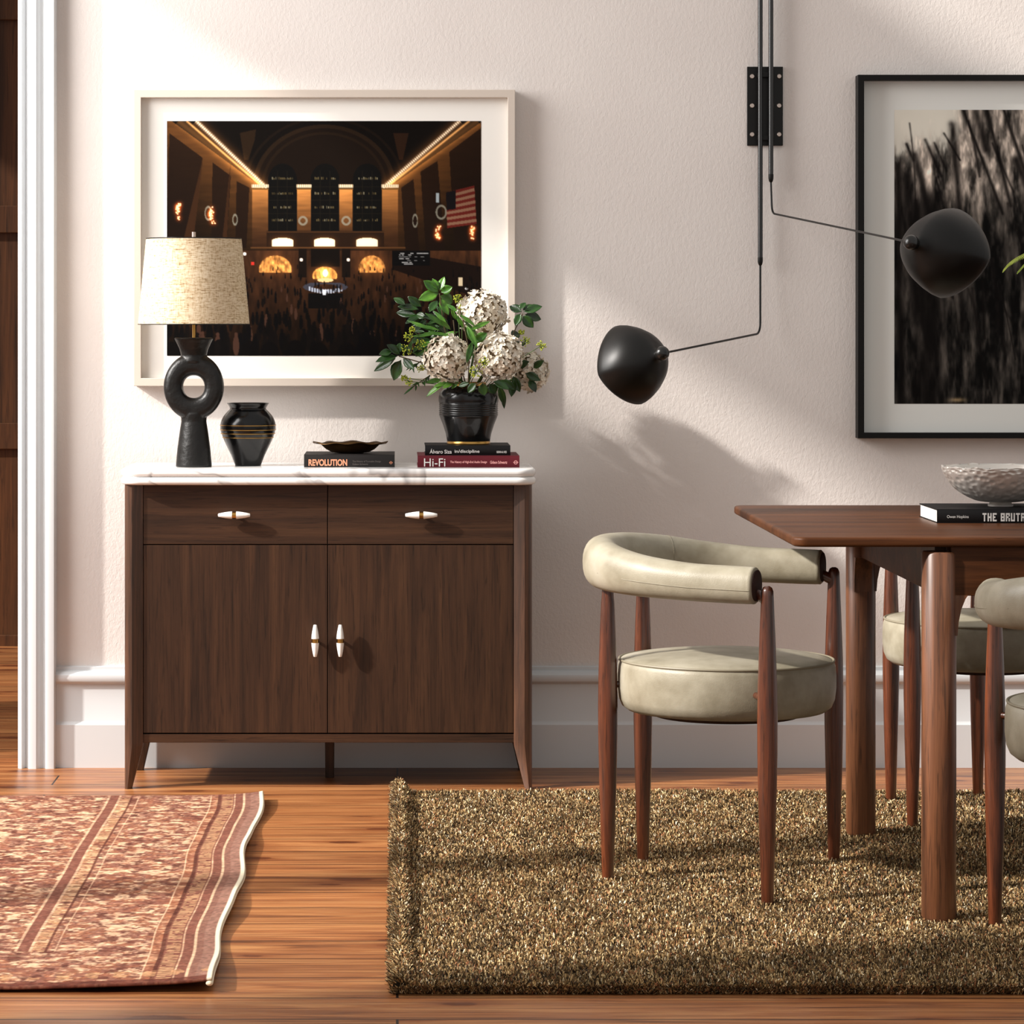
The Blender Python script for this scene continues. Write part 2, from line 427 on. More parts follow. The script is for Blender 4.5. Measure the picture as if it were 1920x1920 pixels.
rear(X0, X0+.0455); rear(X1, X1-.0455)
cxm = (618.5-745)/730
m = MB(); m.rings([rrect(cxm-.011, cxm+.011, -.205, -.17, .003, 0), rrect(cxm-.012, cxm+.012, -.21, -.165, .003, .1141)])
obj('leg', m, M_cab_v, sb, smooth=True, label='middle support leg')
mt = MB(); slab(mt, X0-.0105, X1+.0105, 7.690-CAMD, 8.045-CAMD, .7795, .80, .05, .0095)
slab(mt, X0-.0105, X1+.0105, 7.690-CAMD, 8.045-CAMD, .759, .7795, .05, .0095)
obj('marble_top', mt, M_marble, sb, smooth=True, angle=50, label='white veined marble top with double rounded edge')
ZT = .80

# ------------------------------------------------------------------ pictures on the wall
def npnoise(h, w_, sy, sx, seed, octs=3):
    r = np.random.default_rng(seed); out = np.zeros((h, w_)); amp = 1; tot = 0
    for o in range(octs):
        gy, gx = int(h/sy*2**o)+3, int(w_/sx*2**o)+3
        g = r.random((gy, gx)); yy = np.linspace(0, gy-2.001, h); xx = np.linspace(0, gx-2.001, w_)
        iy = yy.astype(int); ix = xx.astype(int); fy = (yy-iy)[:, None]; fx = (xx-ix)[None, :]
        fy = fy*fy*(3-2*fy); fx = fx*fx*(3-2*fx)
        a = g[np.ix_(iy, ix)]; b = g[np.ix_(iy, ix+1)]; c_ = g[np.ix_(iy+1, ix)]; d = g[np.ix_(iy+1, ix+1)]
        out += amp*((a*(1-fx)+b*fx)*(1-fy)+(c_*(1-fx)+d*fx)*fy); tot += amp; amp *= .55
    return out/tot
def lin(img):
    c_ = np.clip(img, 0, 255)/255; return np.where(c_ > .04045, ((c_+.055)/1.055)**2.4, c_/12.92)
def blur(a, s_):
    h, w_ = a.shape[:2]; fy = np.fft.fftfreq(h)[:, None]; fx = np.fft.rfftfreq(w_)[None, :]
    k = np.exp(-2*(pi*s_)**2*(fy*fy+fx*fx))
    if a.ndim == 2: return np.fft.irfft2(np.fft.rfft2(a)*k, s=(h, w_))
    return np.stack([np.fft.irfft2(np.fft.rfft2(a[..., i])*k, s=(h, w_)) for i in range(a.shape[2])], -1)
def grid_obj(name, P, img, mat, parent, thick=None):
    """P: h x w x 3 world points, img: h x w x 3 sRGB 0..255"""
    h, w_ = P.shape[:2]; off = np.array(origin_of(parent)); me = bpy.data.meshes.new(name)
    me.vertices.add(h*w_); me.vertices.foreach_set('co', (P-off).reshape(-1).astype(np.float32))
    idx = np.arange(h*w_).reshape(h, w_)
    q = np.stack([idx[:-1, :-1], idx[1:, :-1], idx[1:, 1:], idx[:-1, 1:]], -1).reshape(-1, 4)
    me.loops.add(q.size); me.loops.foreach_set('vertex_index', q.reshape(-1).astype(np.int32))
    me.polygons.add(len(q)); me.polygons.foreach_set('loop_start', (np.arange(len(q))*4).astype(np.int32))
    me.polygons.foreach_set('use_smooth', np.ones(len(q), bool))
    me.update(calc_edges=True)
    at = me.color_attributes.new('Col', 'FLOAT_COLOR', 'POINT')
    at.data.foreach_set('color', np.concatenate([lin(img).reshape(-1, 3), np.ones((h*w_, 1))], 1).reshape(-1).astype(np.float32))
    me.materials.append(mat); o = bpy.data.objects.new(name, me); COL.objects.link(o); o.parent = parent
    if thick: 
        m = o.modifiers.new('thick', 'SOLIDIFY'); m.thickness = thick; m.offset = -1
    return o

def art_station():
    x0, x1, y0_, y1 = 313, 902, 227, 667; Wd, Ht = x1-x0, y1-y0_
    X, Y = np.meshgrid(np.arange(Wd)+x0+.5, np.arange(Ht)+y0_+.5)
    im = np.zeros((Ht, Wd, 3)); im[:] = (13, 9, 7)
    g = lambda d, s_: np.exp(-(d/s_)**2)
    def put(mask, c_, a=1.0):
        m_ = (mask.astype(float)*a)[..., None]; im[:] = im*(1-m_)+np.array(c_, float)*m_
    def glow(m_, c_): im[:] = im+m_[..., None]*np.array(c_, float)
    def poly(pts):
        m_ = np.zeros_like(X, bool); n = len(pts)
        for i in range(n):
            xa, ya = pts[i]; xb, yb = pts[(i+1) % n]
            if ya == yb: continue
            cnd = ((Y > min(ya, yb)) & (Y <= max(ya, yb))); xi = xa+(Y-ya)*(xb-xa)/(yb-ya); m_ ^= cnd & (X < xi)
        return m_
    def ell(cx, cy, rx, ry): return ((X-cx)/rx)**2+((Y-cy)/ry)**2 < 1
    def rect(a, b, c_, d): return (X >= a) & (X < b) & (Y >= c_) & (Y < d)
    # back wall and vault rings
    R = np.hypot((X-608)/134, (Y-352)/118)
    put((R < 1) & (Y < 440), (22, 14, 9)); put((np.abs(R-.97) < .03) & (Y < 352), (34, 23, 14)); put((np.abs(R-.86) < .02) & (Y < 345), (30, 20, 12)); put((np.abs(R-1.1) < .02) & (Y < 330), (22, 15, 10))
    put(poly([(450, 250), (480, 243), (478, 262), (466, 300), (458, 300)]), (36, 24, 14)); put(poly([(737, 250), (766, 250), (755, 300), (748, 300)]), (40, 24, 14))
    # side walls
    Lc = lambda x: 227+(x-322)*(352-227)/(492-322); Rc = lambda x: 227+(905-x)*(352-227)/(905-728)
    lw = (X < 503) & (Y > Lc(X)) & (Y < 470); rw = (X > 716) & (Y > Rc(X)) & (Y < 475)
    dl = np.clip((Y-Lc(X))/190, 0, 1); dr = np.clip((Y-Rc(X))/190, 0, 1)
    bricks = .85+.3*npnoise(Ht, Wd, 5, 40, 5, 2)
    for m_, d_ in ((lw, dl), (rw, dr)):
        kk = ((1-d_)**1.3*.75+.25)[..., None]*m_[..., None]*bricks[..., None]; base = np.array((120, 74, 36.))
        im[:] = np.where(m_[..., None], base*kk*.78, im)
    dark = (24, 14, 9)
    for p in ([(318, 250), (380, 296), (362, 460), (314, 460)], [(399, 305), (433, 330), (425, 465), (396, 465)], [(444, 340), (468, 352), (462, 465), (441, 465)],
              [(842, 285), (902, 240), (902, 470), (852, 470)], [(788, 322), (820, 302), (834, 470), (798, 470)], [(752, 352), (775, 336), (786, 470), (760, 470)]):
        put(poly(p) & (lw | rw), dark, .82)
    for xa, xb, xc in ((362, 380, 342), (425, 433, 416)): put(poly([(xb, 300), (xb, 310), (xa, 460), (xc, 460)]), (58, 34, 18), .8)
    for cx, cy, rw_, a in ((312, 215, 1, 1), (0, 0, 0, 0)): pass
    # lit cornices
    def seg(xa, ya, xb, yb):
        dx, dy = xb-xa, yb-ya; L = math.hypot(dx, dy); t = ((X-xa)*dx+(Y-ya)*dy)/L/L; dd = np.abs((X-xa)*dy-(Y-ya)*dx)/L
        return np.where((t >= 0) & (t <= 1), dd, 1e3), t*L
    for a in (((368, 227, 500, 352), (350, 227, 494, 352), (335, 227, 488, 352)), ((862, 227, 718, 352), (880, 227, 724, 352), (895, 227, 730, 352))):
        d0, t0 = seg(*a[0]); glow(g(d0, 3.2)*(.7+.3*np.sin(t0*1.5)), (255, 244, 222)); glow(g(d0, 12), (52, 32, 14))
        d1, _ = seg(*a[1]); glow(g(d1, 2.0), (190, 140, 84)); d2, _ = seg(*a[2]); glow(g(d2, 8), (70, 46, 22)); 
    # great windows
    for cx in (530, 609.5, 688.5):
        w2 = 27; put((rect(cx-w2, cx+w2, 338, 433)) | (ell(cx, 338, w2, 31) & (Y < 339)), (11, 10, 9))
        for yy in (334, 362, 388, 412):
            for k in range(-6, 7):
                if random.random() < .8: put(rect(cx+k*3.1-1, cx+k*3.1+.9, yy-2+random.random()*2, yy+3), random.choice([(120, 104, 66), (80, 66, 40), (160, 150, 120)]), .75)
        for k in (-9, 9): put(rect(cx+k-.5, cx+k+.5, 320, 433), (26, 22, 16))
        for yy in (350, 375, 400): put(rect(cx-w2, cx+w2, yy, yy+1.2), (26, 22, 16))
    for a, b in ((557, 583), (636, 661), (473, 503), (716, 746)):
        k = np.clip((Y-356)/110, 0, 1); m_ = rect(a, b, 355, 466); col = ((np.array((168, 112, 56.))*(1.0 if 510 < a < 700 else .85))[None, None]*((1-k)**1.6)[..., None]+np.array((50, 30, 17.)))*bricks[..., None]
        im[:] = np.where(m_[..., None], col, im)
        put(rect(a-1, b+1, 346, 352), (250, 230, 195)); put(rect(a-1, b+1, 353, 356), (120, 84, 44))
        for k2 in range(int(a), int(b), 4): put(rect(k2, k2+1, 346, 351), (150, 110, 70))
    put(rect(500, 720, 433, 470), (36, 22, 13)); put(rect(470, 760, 463, 466), (84, 54, 30)); put(rect(500, 720, 434, 436), (70, 44, 24))
    for a, b in ((510, 550), (589, 628), (668, 708)):
        m_ = rect(a, b, 450, 462) | (ell((a+b)/2, 451, (b-a)/2, 5)); put(m_, (255, 240, 205)); glow(blur(m_.astype(float), 5)*.7, (120, 70, 30))
    # wreaths, chandeliers, flag
    for cx, cy, r, sx in ((568, 414, 7, 1), (649, 414, 7, 1), (441, 412, 9, .45), (778, 414, 11, .4), (827, 398, 12, .75), (391, 400, 12, .5)):
        rr = np.hypot((X-cx)/sx, (Y-cy)); put(np.abs(rr-r) < 2.1, (150, 150, 136), .7)
    for cx, cy, h_ in ((334, 397, 15), (397, 404, 16), (820, 437, 13), (884, 436, 12)):
        for k in range(22):
            u = random.uniform(-1, 1); bx = cx+random.uniform(-4, 3)+u*u*4; by = cy+u*h_; put(ell(bx, by, 1.5, 1.5), (255, 214, 170)); glow(g(np.hypot(X-bx, Y-by), 5), (34, 14, 5))
    fl = poly([(836, 361), (889, 348), (893, 420), (838, 428)]); t = (Y-361-(X-836)*(-.24+.004*(Y-361)*.5))/5.2
    put(fl, (128, 92, 72)); put(fl & (np.mod(np.floor(t), 2) == 0), (92, 30, 24)); put(poly([(836, 361), (854, 357), (854, 392), (837, 394)]), (18, 14, 16))
    put(rect(817, 823, 362, 380), (200, 220, 230), .7)
    # concourse floor and arches
    k = np.clip((Y-470)/190, 0, 1); m_ = Y > 470; nz = npnoise(Ht, Wd, 30, 9, 9, 3)
    col = np.array((64, 38, 22.))*((1-k*.72)[..., None])*(.5+nz[..., None]); im[:] = np.where(m_[..., None], col, im)
    put(rect(560, 575, 466, 520), (20, 13, 9)); put(rect(641, 657, 466, 520), (20, 13, 9)); put(rect(583, 637, 466, 500), (16, 11, 8))
    put(poly([(735, 470), (902, 500), (902, 560), (735, 505)]), (22, 13, 9)); put(rect(735, 806, 470, 498), (9, 8, 8))
    for a, b, cy, hh, col_ in ((486, 547, 505, 26, (178, 122, 64)), (672, 722, 505, 26, (172, 116, 60)), (586, 632, 517, 17, (190, 128, 64))):
        m_ = ell((a+b)/2, cy, (b-a)/2, hh) & (Y < cy+6); put(m_, col_); im[:] = im*(1+m_[..., None]*(npnoise(Ht, Wd, 7, 4, int(a), 2)[..., None]-.5)*1.5); glow(blur(m_.astype(float), 8), (60, 34, 14))
    put(ell(610, 512, 5, 7), (255, 244, 220)); glow(g(np.hypot(X-610, Y-512), 12), (110, 74, 36)); put(ell(610, 525, 15, 4), (250, 214, 150))
    put((np.abs(np.hypot((X-610)/32, (Y-538)/8)-1) < .3) & (Y > 530), (60, 60, 70))
    for k2 in range(-31, 31, 5): put(rect(610+k2, 610+k2+3.4, 537+7*math.sqrt(max(0, 1-(k2/32)**2))-2, 541+7*math.sqrt(max(0, 1-(k2/32)**2))+2), (205, 215, 235), .85)
    put(rect(578, 643, 550, 578), (10, 8, 8)); put(rect(605, 611, 543, 553), (230, 235, 245)); put(rect(612, 615, 543, 553), (200, 205, 220))
    for k2 in range(30): 
        a = 738+random.random()*60; b = 474+random.randint(0, 6)*3.4; put(rect(a, a+random.random()*7+2, b, b+1.6), (170, 170, 170), .9)
    put(rect(859, 867, 520, 536), (215, 195, 160)); put(ell(874, 541, 3, 2), (220, 220, 220)); put(ell(565, 487, 3, 3), (255, 240, 225)); put(ell(653, 487, 3, 3), (255, 240, 225)); put(rect(471, 477, 491, 497), (200, 50, 40)); put(ell(459, 476, 3, 3), (240, 240, 235))
    for k2 in range(420):
        t = random.random()**.8; y_ = 492+t*165; x_ = random.uniform(455, 895) if t < .5 else random.uniform(313, 902); sz = 2.2+t*t*11
        if y_ < 500 or (y_ < 530 and 575 < x_ < 645): continue
        cc = random.choice([(9, 7, 6), (13, 9, 8), (7, 6, 7)]) if random.random() < .93 else (70, 46, 36)
        put(ell(x_, y_, sz*.5, sz*1.6) | ell(x_, y_-sz*1.7, sz*.28, sz*.34), cc, .9)
    for k2 in range(13): put(ell(320+k2*47+random.uniform(-9, 9), 668, 19, 28+random.uniform(-8, 8)), (8, 6, 6), .92)
    im = blur(im, .55)
    return im

def art_trees():
    Wd, Ht = 500, 367; X, Y = np.meshgrid(np.arange(Wd)*1.5+1677, np.arange(Ht)*1.5+206)
    n1 = npnoise(Ht, Wd, 50, 9, 21, 4); n2 = npnoise(Ht, Wd, 14, 5, 22, 3); n3 = npnoise(Ht, Wd, 90, 60, 23, 3)
    sh = np.clip((Y-206)/551, 0, 1)
    Xs = X-(Y-206)*.18
    st = np.sin(Xs*.16+6*npnoise(Ht, Wd, 120, 50, 24, 2))*.5+.5
    up = .10+1.15*np.clip(n1*1.5-.45, 0, 1)+.8*np.clip(n2*1.6-.6, 0, 1)+.06*st
    lo = .05+.62*np.clip(n1*1.6-.66, 0, 1)+.22*np.clip(n2*1.5-.62, 0, 1)
    k = 1/(1+np.exp(-(Y-375-10*np.sin(X*.05))/16)); v = up*(1-k)+lo*k
    cream = 1/(1+np.exp(((Y-206)+(X-1677)*.25-78+45*(n1-.5)+60*(n2-.5))/7)); cream *= 1/(1+np.exp((X-1798+20*(n3-.5))/4))
    left = 1/(1+np.exp((Y-290+8*np.sin(X*.2))/6))*(X < 1725); cream = np.maximum(cream, left*.75*(n2*.8+.35))
    im = v[..., None]*np.array((205, 190, 176.))*1.0*(.8+.4*n3[..., None])
    im = im*(1-cream[..., None])+cream[..., None]*np.array((232, 226, 212.))*(.9+.15*n3[..., None])
    def stroke(xa, ya, xb, yb, w0, dk=.85, bend=0):
        dx, dy = xb-xa, yb-ya; L = math.hypot(dx, dy); t = np.clip(((X-xa)*dx+(Y-ya)*dy)/L/L, 0, 1)
        d = np.hypot(X-(xa+dx*t+bend*np.sin(pi*t)), Y-(ya+dy*t)); m_ = np.exp(-(d/w0)**2)*dk*(.6+.7*n2); im[:] = im*(1-np.clip(m_, 0, 1)[..., None])+np.array((16, 13, 12.))*np.clip(m_, 0, 1)[..., None]
    for a in ((1715, 290, 1742, 400, 6), (1785, 234, 1800, 400, 7), (1684, 300, 1690, 757, 8), (1850, 206, 1895, 385, 4), (1882, 206, 1925, 330, 4), (1806, 206, 1880, 400, 3), (1735, 262, 1765, 330, 3),
              (1752, 268, 1775, 320, 2.5), (1745, 380, 1740, 757, 26), (1700, 330, 1722, 600, 12), (1830, 210, 1850, 280, 8), (1905, 300, 1990, 500, 9), (1700, 270, 1712, 300, 3), (1770, 250, 1800, 300, 2)): stroke(*a)
    r = random.Random(5)
    for i in range(60):
        x_ = r.uniform(1700, 2300); y_ = r.uniform(215, 560); stroke(x_, y_, x_+r.uniform(4, 40), y_+r.uniform(50, 190), r.uniform(1.2, 3.5), .7, r.uniform(-8, 8))
    m_ = np.exp(-((X-1795)/14)**2-((Y-748)/4)**2); im = im+m_[..., None]*np.array((120, 100, 70.))
    return im

def picture(label, xa, xb, ya, yb, bw_l, bw_t, ffront, matp, m_frame, m_mat, print_rect, art, cols, rows, chamfer):
    """front face of the frame at pixel rectangle xa..xb, ya..yb"""
    yf = -ffront; D = yf+CAMD
    a = W(xa, yb, D); b = W(xb, ya, D); th = thing('framed_picture', label, 'picture', ((a.x+b.x)/2, 0, a.z))
    fwid = bw_l*D/F; inner = (a.x+fwid, b.x-fwid, a.z+bw_t*D/F, b.z-bw_t*D/F)
    m = MB()
    o_ = [(a.x, a.z), (b.x, a.z), (b.x, b.z), (a.x, b.z)]; i_ = [(inner[0], inner[2]), (inner[1], inner[2]), (inner[1], inner[3]), (inner[0], inner[3])]
    R = []
    for k in range(4):
        ox, oz = o_[k]; ix, iz = i_[k]
        R.append([(ox, -.001, oz), (ox, yf, oz), (ix, yf, iz), (ix, -.001, iz)])
    m.rings(R, closed=True); obj('frame', m, m_frame, th, bevel=.0015)
    D2 = -matp+CAMD; obj('mat_board', MB().box(inner[0]-.001, inner[1]+.001, -matp, -.002, inner[2]-.001, inner[3]+.001), m_mat, th)
    p = print_rect; A = W(p[0], p[3], D2-.0008); B = W(p[1], p[2], D2-.0008)
    xs = np.linspace(A.x, B.x, cols); zs_ = np.linspace(B.z, A.z, rows); P = np.zeros((rows, cols, 3)); P[..., 0] = xs[None]; P[..., 1] = -matp-.0008; P[..., 2] = zs_[:, None]
    pr_ = grid_obj('print', P, art, m_attr('printed_paper_'+label[:5].strip(), .7, .06), th); return th
a1 = art_station()
picture('pale grey framed night photograph of a lit station hall above the sideboard', 250.5, 966, 168, 724, 14, 15, .048, .026, M_frameg, M_mat, (313, 902, 227, 667), a1, a1.shape[1], a1.shape[0], 0)
a2 = art_trees()
picture('black framed charcoal drawing of dark tree trunks, right of the wall lamp', 1608.5, 2500, 140, 822, 12, 10.5, .045, .012, M_frameb, M_matg, (1677, 1677+749, 206, 757), a2, a2.shape[1], a2.shape[0], 0)

# ------------------------------------------------------------------ wall lamp
wlx = W(1434, 199, 8.1)
wt = thing('wall_lamp', 'black two-armed wall lamp with rounded metal shades on long rods', 'wall lamp', (wlx.x, 0, wlx.z))
a, b = W(1401, 273, 8.107), W(1468, 125, 8.107)
obj('back_plate', MB().box(a.x, b.x, -.008, -.0005, a.z, b.z), M_black, wt, bevel=.001)
for px in (1410.5, 1461):
    for py in (143, 198, 252):
        p = W(px, py, 8.105); m = MB(); m.lathe([(.0001, 0), (.0062, 0), (.0062, .002), (.005, .0035), (.0001, .0035)], (p.x, -.008, p.z), 20, M=Matrix.Rotation(pi/2, 3, 'X'))
        obj('screw', m, M_steel, wt, smooth=True, label='pale steel screw')
ROD = 8.115-.030
for px, py in ((1425.5, 497), (1445.5, 341)):
    top = W(px, -60, ROD); bot = W(px, py, ROD); r = .0064
    m = MB(); m.tube([top, bot+Vector((0,0,.018))], r, 20); obj('rod', m, M_rod, wt, smooth=True)
    e = MB(); e.lathe([(.0001, 0), (.003, .0006), (.0052, .004), (.0066, .010), (.0068, .016), (.0068, .022), (.0001, .022)], (bot.x, bot.y, bot.z-.002), 20); obj('rod_tip', e, M_black, wt, smooth=True)
for py in (140, 258):                        # brackets holding the rods to the plate
    a = W(1421, py, ROD); b = W(1450, py, ROD); obj('bracket', MB().box(a.x, b.x, ROD-CAMD+.004, -.008, a.z-.006, a.z+.006), M_black, wt, bevel=.001)
def bend(p0, p1, p2, r, n=10):
    """p0 -> p1 -> p2 with a rounded elbow"""
    a = (p0-p1).normalized(); b = (p2-p1).normalized(); s_ = p1+a*r; e = p1+b*r; pts = [p0]
    for i in range(n+1):
        t = i/n; pts.append((1-t)**2*s_+2*t*(1-t)*p1+t*t*e)
    return pts+[p2]
def shade(knob, axis, udir, R, L, rv=1.0):
    back = knob-axis.normalized()*.007
    """pressed metal shade: round at the neck, a soft rounded square at the rim"""
    ax = axis.normalized(); u = (udir-ax*udir.dot(ax)).normalized(); v = ax.cross(u)
    prof = [(.10, .03), (.13, .07), (.22, .12), (.40, .19), (.58, .28), (.74, .40), (.86, .54), (.94, .68), (.985, .82), (1.0, .94), (.985, 1.0)]
    def ring(r_, t_, inset=0):
        p = 2.0-.52*min(1, t_*1.5); out = []
        for j in range(96):
            a = 2*pi*j/96; c_, s_ = cos(a), sin(a); k = (abs(c_)**p+abs(s_)**p)**(-1/p)
            k = .88*k+.12*1.0; rr = max(r_*R*k-inset, .001)
            out.append(tuple(knob+ax*(t_*L+inset*.3)+u*(rr*c_)+v*(rr*s_*rv)))
        return out
    rs = [ring(r_, t_) for r_, t_ in prof]+[ring(r_, t_, .0018) for r_, t_ in prof[::-1]]
    obj('lamp_shade', MB().rings(rs, False, False), M_black, wt, smooth='full')
    q = Vector((0,0,1)).rotation_difference(ax).to_matrix()
    kb = MB(); kb.lathe([(.0001, -.0185), (.006, -.018), (.0115, -.0155), (.0160, -.010), (.0178, -.003), (.0172, .004), (.0145, .010), (.0125, .0145), (.0001, .0145)], back, 32, M=q)
    obj('shade_knob', kb, M_rod2, wt, smooth='full')
M_rod2 = plain('black_satin_metal', srgb(24,23,22), .26, .0)
# lower lamp
e0 = W(1425.5, 498, ROD); kn1 = W(1237, 664, 7.50)
p1 = W(1425.5, 625, ROD-.01)
obj('arm', MB().tube(bend(e0, p1, kn1+Vector((.012, 0, .003)), .03), .0028, 10), M_black, wt, smooth=True)
shade(kn1, Vector((-.60, .766, -.24)), Vector((.28, 0, -.96)), .101, .124)
e1 = W(1445.5, 342, ROD); kn2 = W(1713, 456, 7.05); p2 = W(1447.5, 400, ROD-.02)
obj('arm', MB().tube(bend(e1, p2, kn2+Vector((-.012, 0, .003)), .025), .0026, 10), M_black, wt, smooth=True)
shade(kn2, Vector((.76, .64, -.17)), Vector((-.15, 0, -.99)), .105, .135, 1.12)

# ------------------------------------------------------------------ things on the sideboard
YL = -.315; sL = F/(YL+CAMD); lx = (363.5-745)/sL
lamp = thing('table_lamp', 'black ring-shaped ceramic table lamp with a tapered oatmeal linen shade', 'lamp', (lx, YL, ZT))
zz = lambda py: CAMH-(py-615)/sL
m = MB()
m.lathe([(.0001, ZT), (.0450, ZT), (.0455, ZT+.004), (.0415, zz(840)), (.0360, zz(810)), (.0318, zz(790)), (.0330, zz(775)), (.0001, zz(775))], (lx, YL, 0), 48)
m.lathe([(.0001, zz(682)), (.0345, zz(678)), (.0325, zz(666)), (.036, zz(655)), (.044, zz(642)), (.0495, zz(634.5)), (.0475, zz(633)), (.0001, zz(634))], (lx, YL, 0), 48)
R = []
for i in range(64):
    a_ = 2*pi*i/64; rx, rz = .0515, .0565; ring = []
    for j in range(24):
        b_ = 2*pi*j/24; wdt = .0245*(1+.16*abs(sin(a_))**3); cb, sb_ = cos(b_), sin(b_); rr = abs(cb)**.8*(1 if cb > 0 else -1)*wdt; dd = abs(sb_)**.6*(1 if sb_ > 0 else -1)*.031
        rr2 = rr-(.0035 if False else 0)
        ring.append((lx+cos(a_)*(rx+rr2), YL+dd, zz(725)+sin(a_)*(rz+rr2)))
    R.append(ring)
m.rings(R, closed=True)
lb = obj('lamp_base', m, M_lampc, lamp, smooth='full')
rm = lb.modifiers.new('remesh', 'REMESH'); rm.mode = 'VOXEL'; rm.voxel_size = .0016; rm.use_smooth_shade = True
sm = lb.modifiers.new('smooth', 'SMOOTH'); sm.factor = .6; sm.iterations = 7
obj('stem', MB().tube([(lx, YL, zz(636)), (lx, YL, zz(437))], .0042, 16), M_brass, lamp, smooth=True, label='thin brass stem')
obj('finial', MB().tube([(lx, YL, zz(446)), (lx, YL, zz(435))], .0052, 16), M_steel, lamp, smooth=True)
rt, rb, zt_, zb_ = 89.5/sL, 104.5/sL, zz(448), zz(608)
m = MB(); m.lathe([(rb, zb_), (rt, zt_), (rt-.0016, zt_), (rb-.0016, zb_)], (lx, YL, 0), 96, closed=True)
sh = obj('lamp_shade', m, M_linen, lamp, smooth=True, angle=30)
m = MB(); m.lathe([(rb+.0006, zb_-.0012), (rb+.0006, zb_+.001), (rb-.002, zb_+.001), (rb-.002, zb_-.0012)], (lx, YL, 0), 96, closed=True); obj('shade_rim', m, M_lampc, sh, smooth=True); m = MB(); m.lathe([(rt+.0006, zt_-.001), (rt+.0006, zt_+.0016), (rt-.002, zt_+.0016), (rt-.002, zt_-.001)], (lx, YL, 0), 96, closed=True)
for k in range(3):
    a_ = k*2*pi/3+.3; m.tube([(lx, YL, zt_-.004), (lx+cos(a_)*(rt-.001), YL+sin(a_)*(rt-.001), zt_-.001)], .0012, 8)
obj('shade_rim', m, M_lampc, sh, smooth=True)

YV = -.25; sV = F/(YV+CAMD); vx = (465-745)/sV; zz = lambda py: CAMH-(py-615)/sV
v1 = thing('vase', 'small round black vase with thin gold bands beside the lamp', 'vase', (vx, YV, ZT))
pf = [(.0001, ZT), (.0325, ZT), (.0335, ZT+.003), (.042, zz(855)), (.053, zz(838)), (.063, zz(822)), (.0695, zz(808)), (.0708, zz(800)), (.069, zz(791)), (.063, zz(781)), (.053, zz(772)), (.0465, zz(767)), (.0475, zz(763)), (.0525, zz(757)), (.0530, zz(755.5)), (.050, zz(755.5)), (.043, zz(766)), (.06, zz(790)), (.06, zz(820)), (.03, zz(868)), (.0001, zz(869))]
pf = pf[:3]+[(max(a_[0], .0001), a_[1]) for a_ in SPL(pf[3:16], 5)]+pf[16:]
obj('body', MB().lathe(pf, (vx, YV, 0), 64), M_vgloss, v1, smooth='full')
for py, r_ in ((797, .0711), (805.5, .0706), (812.5, .0690), (820, .0650)):
    obj('gold_band', MB().lathe([(r_-.001, zz(py+.9)), (r_+.0006, zz(py+.7)), (r_+.0006, zz(py-.7)), (r_-.001, zz(py-.9))], (vx, YV, 0), 64, closed=True), M_brass, v1, smooth=True)

def text_mesh(name, body, size, mat, parent, loc, right=(1,0,0), up=(0,0,1), xs=1.0, width=None, bold=0, align='LEFT'):
    cu = bpy.data.curves.new(name, 'FONT'); cu.body = body; cu.size = 1; cu.extrude = 0.0; cu.offset = bold; cu.align_x = align
    to = bpy.data.objects.new('tmp', cu); COL.objects.link(to); dg = bpy.context.evaluated_depsgraph_get(); me = bpy.data.meshes.new_from_object(to.evaluated_get(dg))
    bpy.data.objects.remove(to, do_unlink=True); co = [v.co.copy() for v in me.vertices]
    x0_ = min(c_.x for c_ in co); x1_ = max(c_.x for c_ in co); y0_ = min(c_.y for c_ in co); y1_ = max(c_.y for c_ in co)
    # size = glyph block height, width = text width
    sy = size/(y1_-y0_); sx = (width/(x1_-x0_)) if width else sy*xs; r = Vector(right); u = Vector(up); nn = r.cross(u); off = origin_of(parent)
    for v, c_ in zip(me.vertices, co): v.co = Vector(loc)+r*((c_.x-x0_)*sx)+u*((c_.y-y0_)*sy)+nn*.0004-off
    me.materials.clear(); me.materials.append(mat); me.name = name
    o = bpy.data.objects.new(name, me); COL.objects.link(o); o.parent = parent; return o

def book(label, x0, x1, yf, depth, z0, z1, m_cov, spine='front'):
    bk = thing('book', label, 'book', ((x0+x1)/2, yf+depth/2, z0))
    t = .0022; m = MB()
    m.box(x0, x1, yf+.001, yf+depth, z0, z0+t).box(x0, x1, yf+.001, yf+depth, z1-t, z1)
    m.rings([[(x, yf+.002, z0), (x, yf+.0002, z0+.0025), (x, yf-.0004, (z0+z1)/2), (x, yf+.0002, z1-.0025), (x, yf+.002, z1), (x, yf+.004, z1), (x, yf+.004, z0)] for x in (x0, x1)])
    obj('cover', m, m_cov, bk, smooth=True, angle=35)
    obj('pages', MB().box(x0+.002, x1-.002, yf+.004, yf+depth-.003, z0+t, z1-t), M_paper, bk)
    return bk
def spine(bk, txt, pxa, pxb, pya, pyb, D, mat, bold=0, name='spine_lettering'):
    a = W(pxa, pyb, D); b = W(pxb, pya, D); text_mesh(name, txt, b.z-a.z, mat, bk, (a.x, D-CAMD-.0006, a.z), width=b.x-a.x, bold=bold)
